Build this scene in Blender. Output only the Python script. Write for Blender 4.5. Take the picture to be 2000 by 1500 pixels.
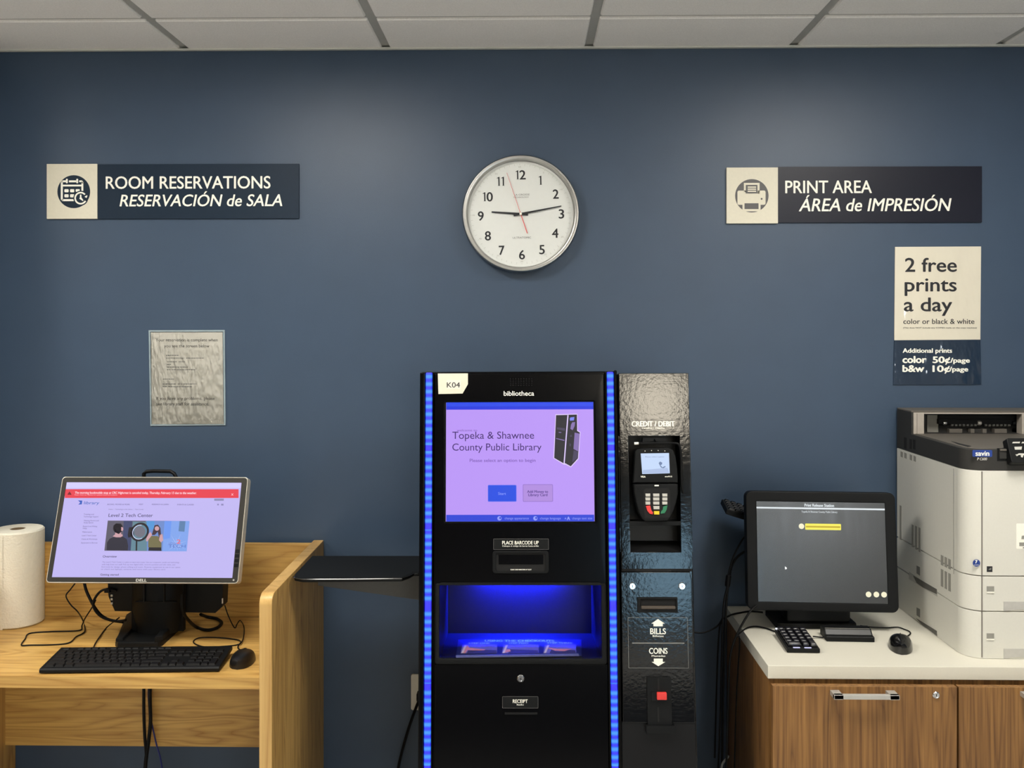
import bpy, bmesh, math, random
from mathutils import Vector, Matrix
random.seed(4)
for o in list(bpy.data.objects): bpy.data.objects.remove(o)
S = bpy.context.scene; C = S.collection
# ---------------------------------------------------------------- camera
FP, VX, HY, DIST, EYE = 1800.0, 1030.0, 637.0, 2.8, 1.61
YAW = math.atan((VX-1000)/FP)
cam = bpy.data.cameras.new('camera'); camo = bpy.data.objects.new('camera', cam); C.objects.link(camo)
cam.sensor_fit = 'HORIZONTAL'; cam.sensor_width = 36.0; cam.lens = 36.0*FP/2000
cam.shift_y = -(750-HY)/2000.0
camo.location = (0, -DIST, EYE); camo.rotation_euler = (math.pi/2, 0, YAW)
cam.clip_start = 0.05
S.camera = camo
# ---------------------------------------------------------------- world, exposure
S.view_settings.view_transform = 'Standard'
S.view_settings.look = 'None'
S.view_settings.exposure = 0.1
S.view_settings.gamma = 1.0
S.view_settings.use_curve_mapping = False
W = bpy.data.worlds.new('world'); S.world = W; W.use_nodes = True
W.node_tree.nodes['Background'].inputs[0].default_value = (0.55, 0.7, 1.0, 1)
W.node_tree.nodes['Background'].inputs[1].default_value = 0.02
# ---------------------------------------------------------------- the ceiling lamps that light the wall
ZC = 2.456
GX, GY, GS = 0.186, -0.28, 0.6145
def lin(c):
    c = c/255.0
    return c/12.92 if c <= 0.04045 else ((c+0.055)/1.055)**2.4
def rgb(t): return (lin(t[0]), lin(t[1]), lin(t[2]), 1.0)
LAMPS = []
def area(name, loc, sx, sy, power, col, spread=180, rot=(0, 0, 0), parent=None):
    l = bpy.data.lights.new(name, 'AREA'); l.shape = 'RECTANGLE'; l.size = sx; l.size_y = sy
    l.energy = power; l.color = col; l.spread = math.radians(spread)
    o = bpy.data.objects.new(name, l); C.objects.link(o); o.location = loc; o.rotation_euler = rot
    if parent:
        o.parent = parent; o.matrix_parent_inverse = parent.matrix_world.inverted()
    return o
WARM = (1.0, 0.965, 0.90)
# (x centre, y centre, sx, sy, power, spread)
# 2 x 2 ft troffers in the ceiling grid: (x, y, sx, sy, power, spread)
TROFFERS = [(-2.579, -1.2, 0.56, 0.56, 33, 180), (-0.736, -1.2, 0.56, 0.56, 24.5, 180), (1.108, -1.2, 0.56, 0.56, 25, 180), (2.951, -1.2, 0.56, 0.56, 26, 180)]
TROFFERS += [(x, y, 0.56, 0.56, 78, 112) for y in (-3.66, -6.12) for x in (-2.579, -0.736, 1.108, 2.951)]

# ================================================================ helpers
def ray(px, py):
    r = (px-1000)/FP; u = (HY-py)/FP
    return Vector((-math.sin(YAW)+r*math.cos(YAW), math.cos(YAW)+r*math.sin(YAW), u))
CAM = Vector((0, -DIST, EYE))
def at_y(px, py, Y): d = ray(px, py); return CAM+d*((Y+DIST)/d.y)
def at_z(px, py, Z): d = ray(px, py); return CAM+d*((Z-EYE)/d.z)
def at_x(px, py, X): d = ray(px, py); return CAM+d*(X/d.x)
class Fr:
    """a plane in the room: a to the right, b up, n outward"""
    def __init__(s, o, ex, ey):
        s.o = Vector(o); s.ex = Vector(ex).normalized(); ey = Vector(ey)
        s.ey = (ey-s.ex*ey.dot(s.ex)).normalized(); s.n = s.ex.cross(s.ey)
        s.M = Matrix(((s.ex.x, s.ey.x, s.n.x, s.o.x), (s.ex.y, s.ey.y, s.n.y, s.o.y), (s.ex.z, s.ey.z, s.n.z, s.o.z), (0, 0, 0, 1)))
    def p(s, px, py, n=0.0):
        d = ray(px, py); t = ((s.o+s.n*n-CAM).dot(s.n))/d.dot(s.n)
        q = CAM+d*t-s.o; return (q.dot(s.ex), q.dot(s.ey))
    def pp(s, pts, n=0.0): return [s.p(x, y, n) for x, y in pts]
    def r(s, x0, y0, x1, y1, n=0.0):
        m, k = (x0+x1)/2, (y0+y1)/2
        return (s.p(x0, k, n)[0], s.p(x1, k, n)[0], s.p(m, y1, n)[1], s.p(m, y0, n)[1])
    def w(s, a, b, n=0.0): return s.o+s.ex*a+s.ey*b+s.n*n
def lean(o, deg, roll=0.0, yaw=0.0):
    m = Matrix.Rotation(math.radians(yaw), 3, 'Z') @ Matrix.Rotation(math.radians(-deg), 3, 'X') @ Matrix.Rotation(math.radians(roll), 3, 'Y')
    return Fr(o, m @ Vector((1, 0, 0)), m @ Vector((0, 0, 1)))
ID = Fr((0, 0, 0), (1, 0, 0), (0, 1, 0))
WALL = Fr((0, 0, 0), (1, 0, 0), (0, 0, 1))

def rrect(a0, a1, b0, b1, r, seg=5):
    r = min(r, (a1-a0)/2-1e-6, (b1-b0)/2-1e-6); pts = []
    for cx, cy, t0 in ((a1-r, b1-r, 0), (a0+r, b1-r, 90), (a0+r, b0+r, 180), (a1-r, b0+r, 270)):
        for i in range(seg+1):
            t = math.radians(t0+90*i/seg); pts.append((cx+r*math.cos(t), cy+r*math.sin(t)))
    return pts
def circ(cx, cy, r, seg=32, t0=0, t1=360):
    return [(cx+r*math.cos(math.radians(t0+(t1-t0)*i/seg)), cy+r*math.sin(math.radians(t0+(t1-t0)*i/seg))) for i in range(seg if t1-t0 >= 360 else seg+1)]
def arcband(cx, cy, r0, r1, t0, t1, seg=24):
    return circ(cx, cy, r1, seg, t0, t1)+list(reversed(circ(cx, cy, r0, seg, t0, t1)))
CAPH = {}
def textmesh(s, bold=0.0):
    cu = bpy.data.curves.new('t', 'FONT'); cu.body = s; cu.size = 1.0; cu.offset = bold; cu.resolution_u = 4
    ob = bpy.data.objects.new('t', cu)
    me = bpy.data.meshes.new_from_object(ob); bpy.data.objects.remove(ob); bpy.data.curves.remove(cu)
    return me
class MB:
    def __init__(s): s.bm = bmesh.new()
    def _add(s, t, mi):
        for f in t.faces: f.material_index = mi
        me = bpy.data.meshes.new('tmp'); t.to_mesh(me); t.free(); s.bm.from_mesh(me); bpy.data.meshes.remove(me); return s
    def box(s, a0, a1, b0, b1, n0, n1, bev=0.0, mi=0, seg=2, M=None):
        t = bmesh.new(); bmesh.ops.create_cube(t, size=1)
        for v in t.verts: v.co = Vector(((a0+a1)/2+v.co.x*(a1-a0), (b0+b1)/2+v.co.y*(b1-b0), (n0+n1)/2+v.co.z*(n1-n0)))
        if bev > 0: bmesh.ops.bevel(t, geom=t.edges[:], offset=bev, segments=seg, affect='EDGES', profile=0.5)
        if M is not None: t.transform(M)
        return s._add(t, mi)
    def prism(s, pts, n0, n1, bev=0.0, mi=0, M=None, both=False):
        t = bmesh.new(); ar = sum(pts[i][0]*pts[(i+1) % len(pts)][1]-pts[(i+1) % len(pts)][0]*pts[i][1] for i in range(len(pts)))
        if ar < 0: pts = list(reversed(pts))
        f = t.faces.new([t.verts.new((x, y, n1)) for x, y in pts])
        if n1-n0 > 1e-7:
            r = bmesh.ops.extrude_face_region(t, geom=[f], use_keep_orig=True)
            for v in r['geom']:
                if isinstance(v, bmesh.types.BMVert): v.co.z = n0
            bmesh.ops.recalc_face_normals(t, faces=t.faces[:])
            if bev > 0:
                es = [e for e in t.edges if all(abs(v.co.z-n1) < 1e-7 for v in e.verts) or (both and all(abs(v.co.z-n0) < 1e-7 for v in e.verts))]
                bmesh.ops.bevel(t, geom=es, offset=bev, segments=2, affect='EDGES', profile=0.5)
        if M is not None: t.transform(M)
        return s._add(t, mi)
    def ring(s, outer, inner, n0, n1, bev=0.0, mi=0, M=None):
        """same number of points in both loops"""
        t = bmesh.new(); k = len(outer)
        vs = [[t.verts.new((p[0], p[1], n)) for p in L] for L, n in ((outer, n0), (outer, n1), (inner, n1), (inner, n0))]
        for q in range(4):
            A, B = vs[q], vs[(q+1) % 4]
            for i in range(k): t.faces.new((A[i], A[(i+1) % k], B[(i+1) % k], B[i]))
        bmesh.ops.recalc_face_normals(t, faces=t.faces[:])
        if bev > 0:
            es = [e for e in t.edges if all(abs(v.co.z-n1) < 1e-7 for v in e.verts) and abs(e.calc_face_angle(0)) > 0.5]
            bmesh.ops.bevel(t, geom=es, offset=bev, segments=2, affect='EDGES', profile=0.5)
        if M is not None: t.transform(M)
        return s._add(t, mi)
    def lathe(s, prof, seg=48, M=None, mi=0, close=True):
        t = bmesh.new(); R = []
        for r, h in prof:
            R.append([t.verts.new((r*math.cos(2*math.pi*i/seg), r*math.sin(2*math.pi*i/seg), h)) for i in range(seg)] if r > 1e-6 else [t.verts.new((0, 0, h))])
        for A, B in zip(R, R[1:]):
            for i in range(seg):
                j = (i+1) % seg
                if len(A) == 1 and len(B) == 1: continue
                if len(A) == 1: t.faces.new((A[0], B[j], B[i]))
                elif len(B) == 1: t.faces.new((A[i], A[j], B[0]))
                else: t.faces.new((A[i], A[j], B[j], B[i]))
        bmesh.ops.recalc_face_normals(t, faces=t.faces[:])
        if M is not None: t.transform(M)
        return s._add(t, mi)
    def tube(s, pts, r, seg=8, mi=0, smooth=True, sub=6):
        P = [Vector(p) for p in pts]
        if smooth and len(P) > 2:
            Q = []
            for i in range(len(P)-1):
                p0, p1, p2, p3 = P[max(i-1, 0)], P[i], P[i+1], P[min(i+2, len(P)-1)]
                for k in range(sub):
                    u = k/sub
                    Q.append(0.5*((2*p1)+(p2-p0)*u+(2*p0-5*p1+4*p2-p3)*u*u+(3*p1-p0-3*p2+p3)*u**3))
            Q.append(P[-1]); P = Q
        t = bmesh.new(); rings = []; up = Vector((0.13, 0.31, 0.94))
        for i, p in enumerate(P):
            d = (P[min(i+1, len(P)-1)]-P[max(i-1, 0)])
            if d.length < 1e-9: d = Vector((0, 0, 1))
            d.normalize(); x = d.cross(up)
            if x.length < 1e-3: x = d.cross(Vector((1, 0, 0)))
            x.normalize(); y = d.cross(x); up = x.cross(d) if x.cross(d).length > 0 else up
            rings.append([t.verts.new(p+(x*math.cos(2*math.pi*k/seg)+y*math.sin(2*math.pi*k/seg))*r) for k in range(seg)])
        for A, B in zip(rings, rings[1:]):
            for k in range(seg): t.faces.new((A[k], A[(k+1) % seg], B[(k+1) % seg], B[k]))
        t.faces.new(rings[0]); t.faces.new(list(reversed(rings[-1])))
        bmesh.ops.recalc_face_normals(t, faces=t.faces[:])
        return s._add(t, mi)
    def poly3(s, pts, mi=0):
        t = bmesh.new(); t.faces.new([t.verts.new(p) for p in pts]); return s._add(t, mi)
    def grid3(s, rows, mi=0):
        t = bmesh.new(); V = [[t.verts.new(p) for p in r] for r in rows]
        for A, B in zip(V, V[1:]):
            for i in range(len(A)-1): t.faces.new((A[i], A[i+1], B[i+1], B[i]))
        return s._add(t, mi)
    def text(s, txt, a0, a1, b0, b1, n, bold=0.0, shear=0.0, mi=0, keep=False):
        """fit to a0..a1; the capitals stand from b0 to b1"""
        me = textmesh(txt)
        if not me.vertices: return s
        if 'H' not in CAPH:
            h = textmesh('H'); CAPH['H'] = max(v.co.y for v in h.vertices); bpy.data.meshes.remove(h)
        ky = (b1-b0)/CAPH['H']
        xs = [v.co.x+shear*v.co.y for v in me.vertices]; x0, x1 = min(xs), max(xs)
        kx = (a1-a0)/(x1-x0)
        for v, x in zip(me.vertices, xs): v.co = (a0+(x-x0)*kx, b0+v.co.y*ky, n)
        for p in me.polygons: p.material_index = mi
        if me.polygons and me.polygons[0].normal.z < 0: me.flip_normals()
        if bold > 0:
            d = min(bold, 0.03)*ky*1.6; base = [v.co.copy() for v in me.vertices]
            for q, (ex, ey) in enumerate(((-d, 0), (d, 0), (0, d*.6), (0, -d*.6))):
                for v, c in zip(me.vertices, base): v.co = (c.x+ex, c.y+ey, n+0.00001*(q+1))
                s.bm.from_mesh(me)
            for v, c in zip(me.vertices, base): v.co = c
        s.bm.from_mesh(me); bpy.data.meshes.remove(me); return s
    def build(s, name, mats, root=None, fr=ID, smooth=True, ang=35, **props):
        me = bpy.data.meshes.new(name); s.bm.to_mesh(me); s.bm.free()
        for m in (mats if isinstance(mats, (list, tuple)) else [mats]): me.materials.append(m)
        if smooth:
            for p in me.polygons: p.use_smooth = True
            me.set_sharp_from_angle(angle=math.radians(ang))
        o = bpy.data.objects.new(name, me)
        if smooth and ang < 90:
            wn = o.modifiers.new('weighted_normals', 'WEIGHTED_NORMAL'); wn.keep_sharp = True; wn.weight = 100
        C.objects.link(o); put(o, root, fr.M)
        for k, v in props.items(): o[k] = v
        return o
WM = {}
def put(o, root, M):
    WM[o.name] = M.copy()
    if root is not None:
        o.parent = root; o.matrix_parent_inverse = Matrix.Identity(4); o.matrix_basis = WM[root.name].inverted() @ M
    else: o.matrix_basis = M
def thing(name, loc, label, cat, group=None):
    o = bpy.data.objects.new(name, None); C.objects.link(o); o.empty_display_size = 0.05
    put(o, None, Matrix.Translation(Vector(loc))); return tag(o, label, cat, group)
def tag(o, label, cat, group=None, kind=None):
    o['label'] = label; o['category'] = cat
    if group: o['group'] = group
    if kind: o['kind'] = kind
    return o

# ================================================================ materials
def newmat(name):
    m = bpy.data.materials.new(name); m.use_nodes = True
    return m, m.node_tree, m.node_tree.nodes['Principled BSDF']
def mat(name, c, rough=0.5, metal=0.0, spec=0.5, vary=0.06, scale=60.0, bump=0.0, coat=0.0, bscale=None, stretch=(1, 1, 1), bdist=0.002):
    m, nt, b = newmat(name)
    tc = nt.nodes.new('ShaderNodeTexCoord'); mp = nt.nodes.new('ShaderNodeMapping'); mp.inputs['Scale'].default_value = stretch
    nz = nt.nodes.new('ShaderNodeTexNoise'); nz.inputs['Scale'].default_value = scale; nz.inputs['Detail'].default_value = 3
    nt.links.new(tc.outputs['Object'], mp.inputs[0]); nt.links.new(mp.outputs[0], nz.inputs['Vector'])
    r = nt.nodes.new('ShaderNodeValToRGB'); k = rgb(c)
    r.color_ramp.elements[0].position = 0.3; r.color_ramp.elements[1].position = 0.7
    r.color_ramp.elements[0].color = tuple(x*(1-vary) for x in k[:3])+(1,); r.color_ramp.elements[1].color = tuple(min(1, x*(1+vary)) for x in k[:3])+(1,)
    nt.links.new(nz.outputs[0], r.inputs[0]); nt.links.new(r.outputs[0], b.inputs['Base Color'])
    b.inputs['Roughness'].default_value = rough; b.inputs['Metallic'].default_value = metal
    b.inputs['Specular IOR Level'].default_value = spec; b.inputs['Coat Weight'].default_value = coat; b.inputs['Coat Roughness'].default_value = 0.08
    if bump > 0:
        n2 = nt.nodes.new('ShaderNodeTexNoise'); n2.inputs['Scale'].default_value = bscale or scale*3; n2.inputs['Detail'].default_value = 4
        nt.links.new(mp.outputs[0], n2.inputs['Vector'])
        bp = nt.nodes.new('ShaderNodeBump'); bp.inputs['Strength'].default_value = bump; bp.inputs['Distance'].default_value = bdist
        nt.links.new(n2.outputs[0], bp.inputs['Height']); nt.links.new(bp.outputs[0], b.inputs['Normal'])
        if coat: nt.links.new(bp.outputs[0], b.inputs['Coat Normal'])
    return m
def wood(name, dark, light, along, k=1.0, rough=0.42, fine=1.0, contrast=1.0, stretch=0.09, warp=0.5):
    """grain runs along axis 0/1/2 of the room"""
    m, nt, b = newmat(name)
    g = nt.nodes.new('ShaderNodeNewGeometry'); mp = nt.nodes.new('ShaderNodeMapping')
    sc = [1, 1, 1]; sc[along] = stretch; mp.inputs['Scale'].default_value = sc
    nt.links.new(g.outputs['Position'], mp.inputs[0])
    n1 = nt.nodes.new('ShaderNodeTexNoise'); n1.inputs['Scale'].default_value = 7*k; n1.inputs['Detail'].default_value = 2; n1.inputs['Distortion'].default_value = warp
    nt.links.new(mp.outputs[0], n1.inputs['Vector'])
    mu = nt.nodes.new('ShaderNodeMath'); mu.operation = 'MULTIPLY'; mu.inputs[1].default_value = 24
    nt.links.new(n1.outputs[0], mu.inputs[0])
    fr = nt.nodes.new('ShaderNodeMath'); fr.operation = 'PINGPONG'; fr.inputs[1].default_value = 1.0
    nt.links.new(mu.outputs[0], fr.inputs[0])
    sc2 = [1, 1, 1]; sc2[along] = 0.025
    mp2 = nt.nodes.new('ShaderNodeMapping'); mp2.inputs['Scale'].default_value = sc2; nt.links.new(g.outputs['Position'], mp2.inputs[0])
    n2 = nt.nodes.new('ShaderNodeTexNoise'); n2.inputs['Scale'].default_value = 260*fine; n2.inputs['Detail'].default_value = 3
    nt.links.new(mp2.outputs[0], n2.inputs['Vector'])
    n3 = nt.nodes.new('ShaderNodeTexNoise'); n3.inputs['Scale'].default_value = 18*k; nt.links.new(mp2.outputs[0], n3.inputs['Vector'])
    def mth(op, x, y):
        q = nt.nodes.new('ShaderNodeMath'); q.operation = op
        for i, v in enumerate((x, y)):
            if isinstance(v, (int, float)): q.inputs[i].default_value = v
            else: nt.links.new(v, q.inputs[i])
        return q.outputs[0]
    pw = mth('POWER', fr.outputs[0], 0.55)
    v = mth('ADD', mth('MULTIPLY', pw, 0.34*contrast), mth('ADD', mth('MULTIPLY', n2.outputs[0], 0.42), mth('MULTIPLY', n3.outputs[0], 0.42)))
    r = nt.nodes.new('ShaderNodeValToRGB'); nt.links.new(v, r.inputs[0])
    r.color_ramp.elements[0].position = 0.32; r.color_ramp.elements[1].position = 0.80
    r.color_ramp.elements[0].color = rgb(dark); r.color_ramp.elements[1].color = rgb(light)
    nt.links.new(r.outputs[0], b.inputs['Base Color']); b.inputs['Roughness'].default_value = rough; b.inputs['Specular IOR Level'].default_value = 0.4
    bp = nt.nodes.new('ShaderNodeBump'); bp.inputs['Strength'].default_value = 0.06; bp.inputs['Distance'].default_value = 0.001
    nt.links.new(n2.outputs[0], bp.inputs['Height']); nt.links.new(bp.outputs[0], b.inputs['Normal'])
    return m
EMC = {}
def em(c, k=1.0):
    key = (tuple(c), k)
    if key in EMC: return EMC[key]
    m, nt, b = newmat('glow_%d_%d_%d' % tuple(c))
    b.inputs['Base Color'].default_value = (0.01, 0.01, 0.01, 1); b.inputs['Roughness'].default_value = 0.35; b.inputs['Specular IOR Level'].default_value = 0.3
    b.inputs['Emission Color'].default_value = rgb(c); b.inputs['Emission Strength'].default_value = k*0.933
    EMC[key] = m; return m
M = {}
M['wall'] = mat('navy_wall_paint', (60, 77, 98), 0.4, spec=0.42, vary=0.03, scale=9, bump=0.12, bscale=420)
M['tile'] = mat('ceiling_tile', (242, 240, 237), 0.95, spec=0.1, vary=0.05, scale=260, bump=0.25, bscale=300)
M['tee'] = mat('ceiling_grid_paint', (172, 172, 168), 0.5, vary=0.02)
M['trimlight'] = mat('wall_angle_paint', (205, 206, 200), 0.45, vary=0.02)
M['floor'] = mat('grey_carpet', (168, 167, 163), 0.95, spec=0.1, vary=0.2, scale=300, bump=0.5)
M['floorpale'] = mat('pale_floor_tile', (138, 135, 129), 0.85, spec=0.1, vary=0.04, scale=8)
M['darkmat'] = mat('added_dark_floor', (34, 35, 38), 0.95, spec=0.05, vary=0.15, scale=200)
M['white_wall'] = mat('pale_wall_paint', (120, 117, 111), 0.8, vary=0.02)
M['oak'] = wood('oak_along_x', (166, 121, 58), (214, 173, 99), 0, 1.8)
M['oak_y'] = wood('oak_along_y', (168, 122, 66), (228, 184, 118), 1, 1.2)
M['oak_z'] = wood('oak_along_z', (150, 110, 54), (200, 161, 94), 2, 1.8)
M['oakedge'] = wood('oak_edge_banding', (176, 134, 74), (212, 174, 110), 2, 0.6, rough=0.3)
M['walnut'] = wood('walnut_along_z', (86, 54, 26), (166, 121, 68), 2, 2.4, fine=0.9, contrast=0.6, stretch=0.045, warp=0.2)
M['laminate'] = mat('pale_worktop_laminate', (220, 216, 201), 0.4, vary=0.015, scale=300)
M['black'] = mat('matt_black_plastic', (17, 18, 19), 0.5, spec=0.2, vary=0.1)
M['softblack'] = mat('soft_black_plastic', (19, 20, 21), 0.5, spec=0.16, vary=0.08, bump=0.05, scale=300)
M['gloss'] = mat('gloss_black_panel', (5, 5, 7), 0.2, spec=0.12, vary=0.1, bump=0.02, bscale=90)
M['orange_peel'] = mat('orange_peel_black_powder_coat', (5, 6, 8), 0.10, spec=0.45, vary=0.1, bump=0.11, bscale=110)
M['hole'] = mat('dark_recess', (5, 5, 6), 0.8, vary=0.1)
M['rubber'] = mat('black_cable_sheath', (11, 11, 12), 0.5, spec=0.2, vary=0.1)
M['bluecable'] = mat('blue_cable_sheath', (26, 38, 120), 0.45, vary=0.1)
M['greycable'] = mat('grey_cable_sheath', (150, 152, 152), 0.5, vary=0.1)
M['cream'] = mat('cream_sign_panel', (222, 216, 196), 0.5, vary=0.02, scale=120)
M['navysign'] = mat('dark_navy_sign_panel', (27, 42, 58), 0.45, spec=0.2, vary=0.03)
M['charcoal'] = mat('charcoal_navy_sign_panel', (25, 27, 40), 0.35, spec=0.25, vary=0.03)
M['greyicon'] = mat('grey_icon_print', (84, 82, 82), 0.5, vary=0.03)
M['ivory'] = mat('ivory_print', (248, 246, 234), 0.5, vary=0.01)
M['steel'] = mat('brushed_steel', (182, 181, 178), 0.3, metal=1.0, vary=0.05)
M['chrome'] = mat('chrome', (225, 225, 225), 0.12, metal=1.0, vary=0.02)
M['satin'] = mat('satin_nickel', (196, 194, 188), 0.4, metal=0.5, vary=0.03)
M['face'] = mat('clock_face_card', (220, 222, 218), 0.6, vary=0.01)
M['ink'] = mat('black_ink', (24, 25, 30), 0.6, vary=0.05)
M['greyink'] = mat('grey_ink', (128, 128, 124), 0.6, vary=0.05)
M['paleink'] = mat('pale_grey_ink', (176, 176, 168), 0.6, vary=0.03)
M['paper'] = mat('white_paper', (226, 221, 208), 0.7, vary=0.01)
M['papernavy'] = mat('navy_printed_paper', (26, 44, 64), 0.3, spec=0.3, vary=0.03, coat=1.0, bump=0.9, scale=4, bscale=9, bdist=.012, stretch=(1, .5, 1))
M['papercream'] = mat('cream_printed_paper', (222, 215, 196), 0.45, vary=0.02, coat=0.7, bump=0.9, scale=4, bscale=8, bdist=.010, stretch=(1, .5, 1))
M['red'] = mat('red_plastic', (222, 58, 54), 0.4, vary=0.03)
M['green'] = mat('green_key', (40, 120, 82), 0.45, vary=0.03)
M['yellow'] = mat('yellow_key', (240, 200, 40), 0.45, vary=0.03)
M['keygrey'] = mat('grey_key', (190, 188, 180), 0.5, vary=0.03)
M['printer'] = mat('warm_white_printer_plastic', (218, 216, 206), 0.45, vary=0.012, scale=200)
M['printergrey'] = mat('dark_grey_printer_plastic', (50, 49, 47), 0.55, spec=0.3, vary=0.04, scale=300)
M['printerdeck'] = mat('taupe_printer_plastic', (92, 87, 80), 0.55, vary=0.03, scale=300)
M['printerlight'] = mat('light_taupe_printer_plastic', (168, 160, 150), 0.5, vary=0.03)
M['ventgrey'] = mat('grey_vent_slot', (148, 146, 138), 0.8, vary=0.03)
M['seam'] = mat('grey_panel_seam', (112, 106, 100), 0.8, vary=0.03)
M['bezel'] = mat('dark_taupe_bezel', (47, 45, 41), 0.5, spec=0.3, vary=0.04, scale=200)
M['towel'] = mat('white_paper_towel', (230, 224, 206), 0.95, spec=0.1, vary=0.02, scale=90, bump=0.9, bscale=170)
M['card'] = mat('brown_cardboard_core', (120, 100, 74), 0.9, vary=0.1)
M['gusset'] = mat('grey_powder_coated_steel', (92, 92, 90), 0.5, vary=0.04)
M['outlet'] = mat('white_outlet_plastic', (232, 228, 214), 0.4, vary=0.01)
M['brass'] = mat('brown_slot_lip', (72, 62, 52), 0.4, vary=0.05)
M['blueink'] = mat('blue_sticker', (30, 60, 138), 0.5, vary=0.03)
def plastic_film(name):
    m, nt, b = newmat(name); out = nt.nodes['Material Output']
    tr = nt.nodes.new('ShaderNodeBsdfTransparent'); tr.inputs[0].default_value = (0.985, 0.99, 0.99, 1)
    gl = nt.nodes.new('ShaderNodeBsdfGlossy'); gl.inputs['Roughness'].default_value = 0.2
    mx = nt.nodes.new('ShaderNodeMixShader'); fz = nt.nodes.new('ShaderNodeFresnel'); fz.inputs[0].default_value = 1.42
    tc = nt.nodes.new('ShaderNodeTexCoord'); mp = nt.nodes.new('ShaderNodeMapping'); mp.inputs['Scale'].default_value = (40, 12, 1); mp.inputs['Rotation'].default_value = (0, 0, 0.12)
    nz = nt.nodes.new('ShaderNodeTexNoise'); nz.inputs['Scale'].default_value = 2.2; nz.inputs['Detail'].default_value = 2
    bp = nt.nodes.new('ShaderNodeBump'); bp.inputs['Strength'].default_value = 1.0; bp.inputs['Distance'].default_value = 0.0045
    nt.links.new(tc.outputs['Object'], mp.inputs[0]); nt.links.new(mp.outputs[0], nz.inputs['Vector']); nt.links.new(nz.outputs[0], bp.inputs['Height'])
    nt.links.new(bp.outputs[0], gl.inputs['Normal']); nt.links.new(bp.outputs[0], fz.inputs['Normal'])
    nt.links.new(fz.outputs[0], mx.inputs[0]); nt.links.new(tr.outputs[0], mx.inputs[1]); nt.links.new(gl.outputs[0], mx.inputs[2]); nt.links.new(mx.outputs[0], out.inputs[0])
    return m
M['film'] = plastic_film('clear_crinkled_sleeve')
def led_mat():
    m, nt, b = newmat('blue_led_strip'); tc = nt.nodes.new('ShaderNodeTexCoord'); sp = nt.nodes.new('ShaderNodeSeparateXYZ')
    nt.links.new(tc.outputs['Object'], sp.inputs[0])
    def mth(op, x, y=None):
        q = nt.nodes.new('ShaderNodeMath'); q.operation = op
        for i, v in enumerate((x, y)):
            if v is None: continue
            if isinstance(v, (int, float)): q.inputs[i].default_value = v
            else: nt.links.new(v, q.inputs[i])
        return q.outputs[0]
    s1 = mth('POWER', mth('ABSOLUTE', mth('SINE', mth('MULTIPLY', sp.outputs['Y'], math.pi/0.0195))), 1.3)
    gap = mth('GREATER_THAN', mth('ABSOLUTE', mth('SINE', mth('MULTIPLY', sp.outputs['Y'], math.pi/0.20))), 0.12)
    r = nt.nodes.new('ShaderNodeValToRGB'); nt.links.new(mth('MULTIPLY', s1, gap), r.inputs[0])
    e = r.color_ramp.elements; e[0].position = 0.1; e[0].color = rgb((44, 40, 238)); e[1].position = 1.0; e[1].color = rgb((58, 146, 255))
    x = e.new(0.55); x.color = rgb((26, 84, 255))
    b.inputs['Base Color'].default_value = (0.02, 0.02, 0.1, 1); nt.links.new(r.outputs[0], b.inputs['Emission Color']); b.inputs['Emission Strength'].default_value = 1.07
    return m
M['led'] = led_mat()

# ================================================================ the room
XL, XR, YB = -1.665, 1.93, -9.2
RL, RR = -4.6, 4.2
def struct(name, mb, m, label, cat='wall', fr=ID, smooth=False):
    o = mb.build(name, m, None, fr, smooth=smooth); return tag(o, label, cat, kind='structure')
struct('floor', MB().box(RL, RR, -2.4, 0.1, -0.1, 0), M['floor'], 'grey carpet along the navy wall', 'floor')
struct('floor_tiles', MB().box(RL, RR, YB, -2.4, -0.1, 0), M['floorpale'], 'pale tiled floor of the room behind the camera', 'floor')
struct('wall_back', MB().box(RL, RR, 0, 0.1, 0, ZC+0.2), M['wall'], 'navy blue painted wall behind the kiosk and desks')
struct('wall_left', MB().box(XL-0.14, XL, -0.26, 0, 0, ZC+0.2), M['wall'], 'navy wall return beside the oak desk')
struct('wall_right', MB().box(XR, XR+0.1, -1.0, 0, 0, ZC+0.2), M['wall'], 'navy wall return beside the printer')
struct('wall_far_left', MB().box(RL-0.1, RL, YB, 0, 0, ZC+0.2), M['white_wall'], 'pale side wall on the left of the room')
struct('wall_far_right', MB().box(RR, RR+0.1, YB, 0, 0, ZC+0.2), M['white_wall'], 'pale side wall on the right of the room')
struct('added_floor_mat', MB().box(-1.3, 2.5, -5.4, -2.3, 0, 0.006), M['darkmat'], 'dark carpet runner in the middle of the room', 'floor')  # unseen dark area added to darken reflections in the black fronts
wb = MB(); wx0, wx1, wz0, wz1 = 1.22, 2.12, 0.1, 1.16
wb.box(RL, wx0, YB-0.1, YB, 0, ZC+0.2); wb.box(wx1, RR, YB-0.1, YB, 0, ZC+0.2); wb.box(wx0, wx1, YB-0.1, YB, 0, wz0); wb.box(wx0, wx1, YB-0.1, YB, wz1, ZC+0.2)
struct('wall_front', wb, M['white_wall'], 'pale wall behind the photographer with low windows')
wf = MB()
for k in range(4): wf.box(wx0+k*(wx1-wx0)/3-0.025, wx0+k*(wx1-wx0)/3+0.025, YB-0.06, YB-0.02, wz0, wz1)
wf.box(wx0, wx1, YB-0.06, YB-0.02, wz0, wz0+0.04); wf.box(wx0, wx1, YB-0.06, YB-0.02, wz1-0.04, wz1)
win = struct('added_window_1', wf, M['black'], 'low row of windows behind the photographer', 'window')
blue_glow = MB().box(wx0, wx1, YB-0.099, YB-0.095, wz0, wz1).build('added_pane_glow', em((150, 190, 215), 13.0), win)  # glowing pane added and sized for the payment tower's blue reflection
w2 = MB()
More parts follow.
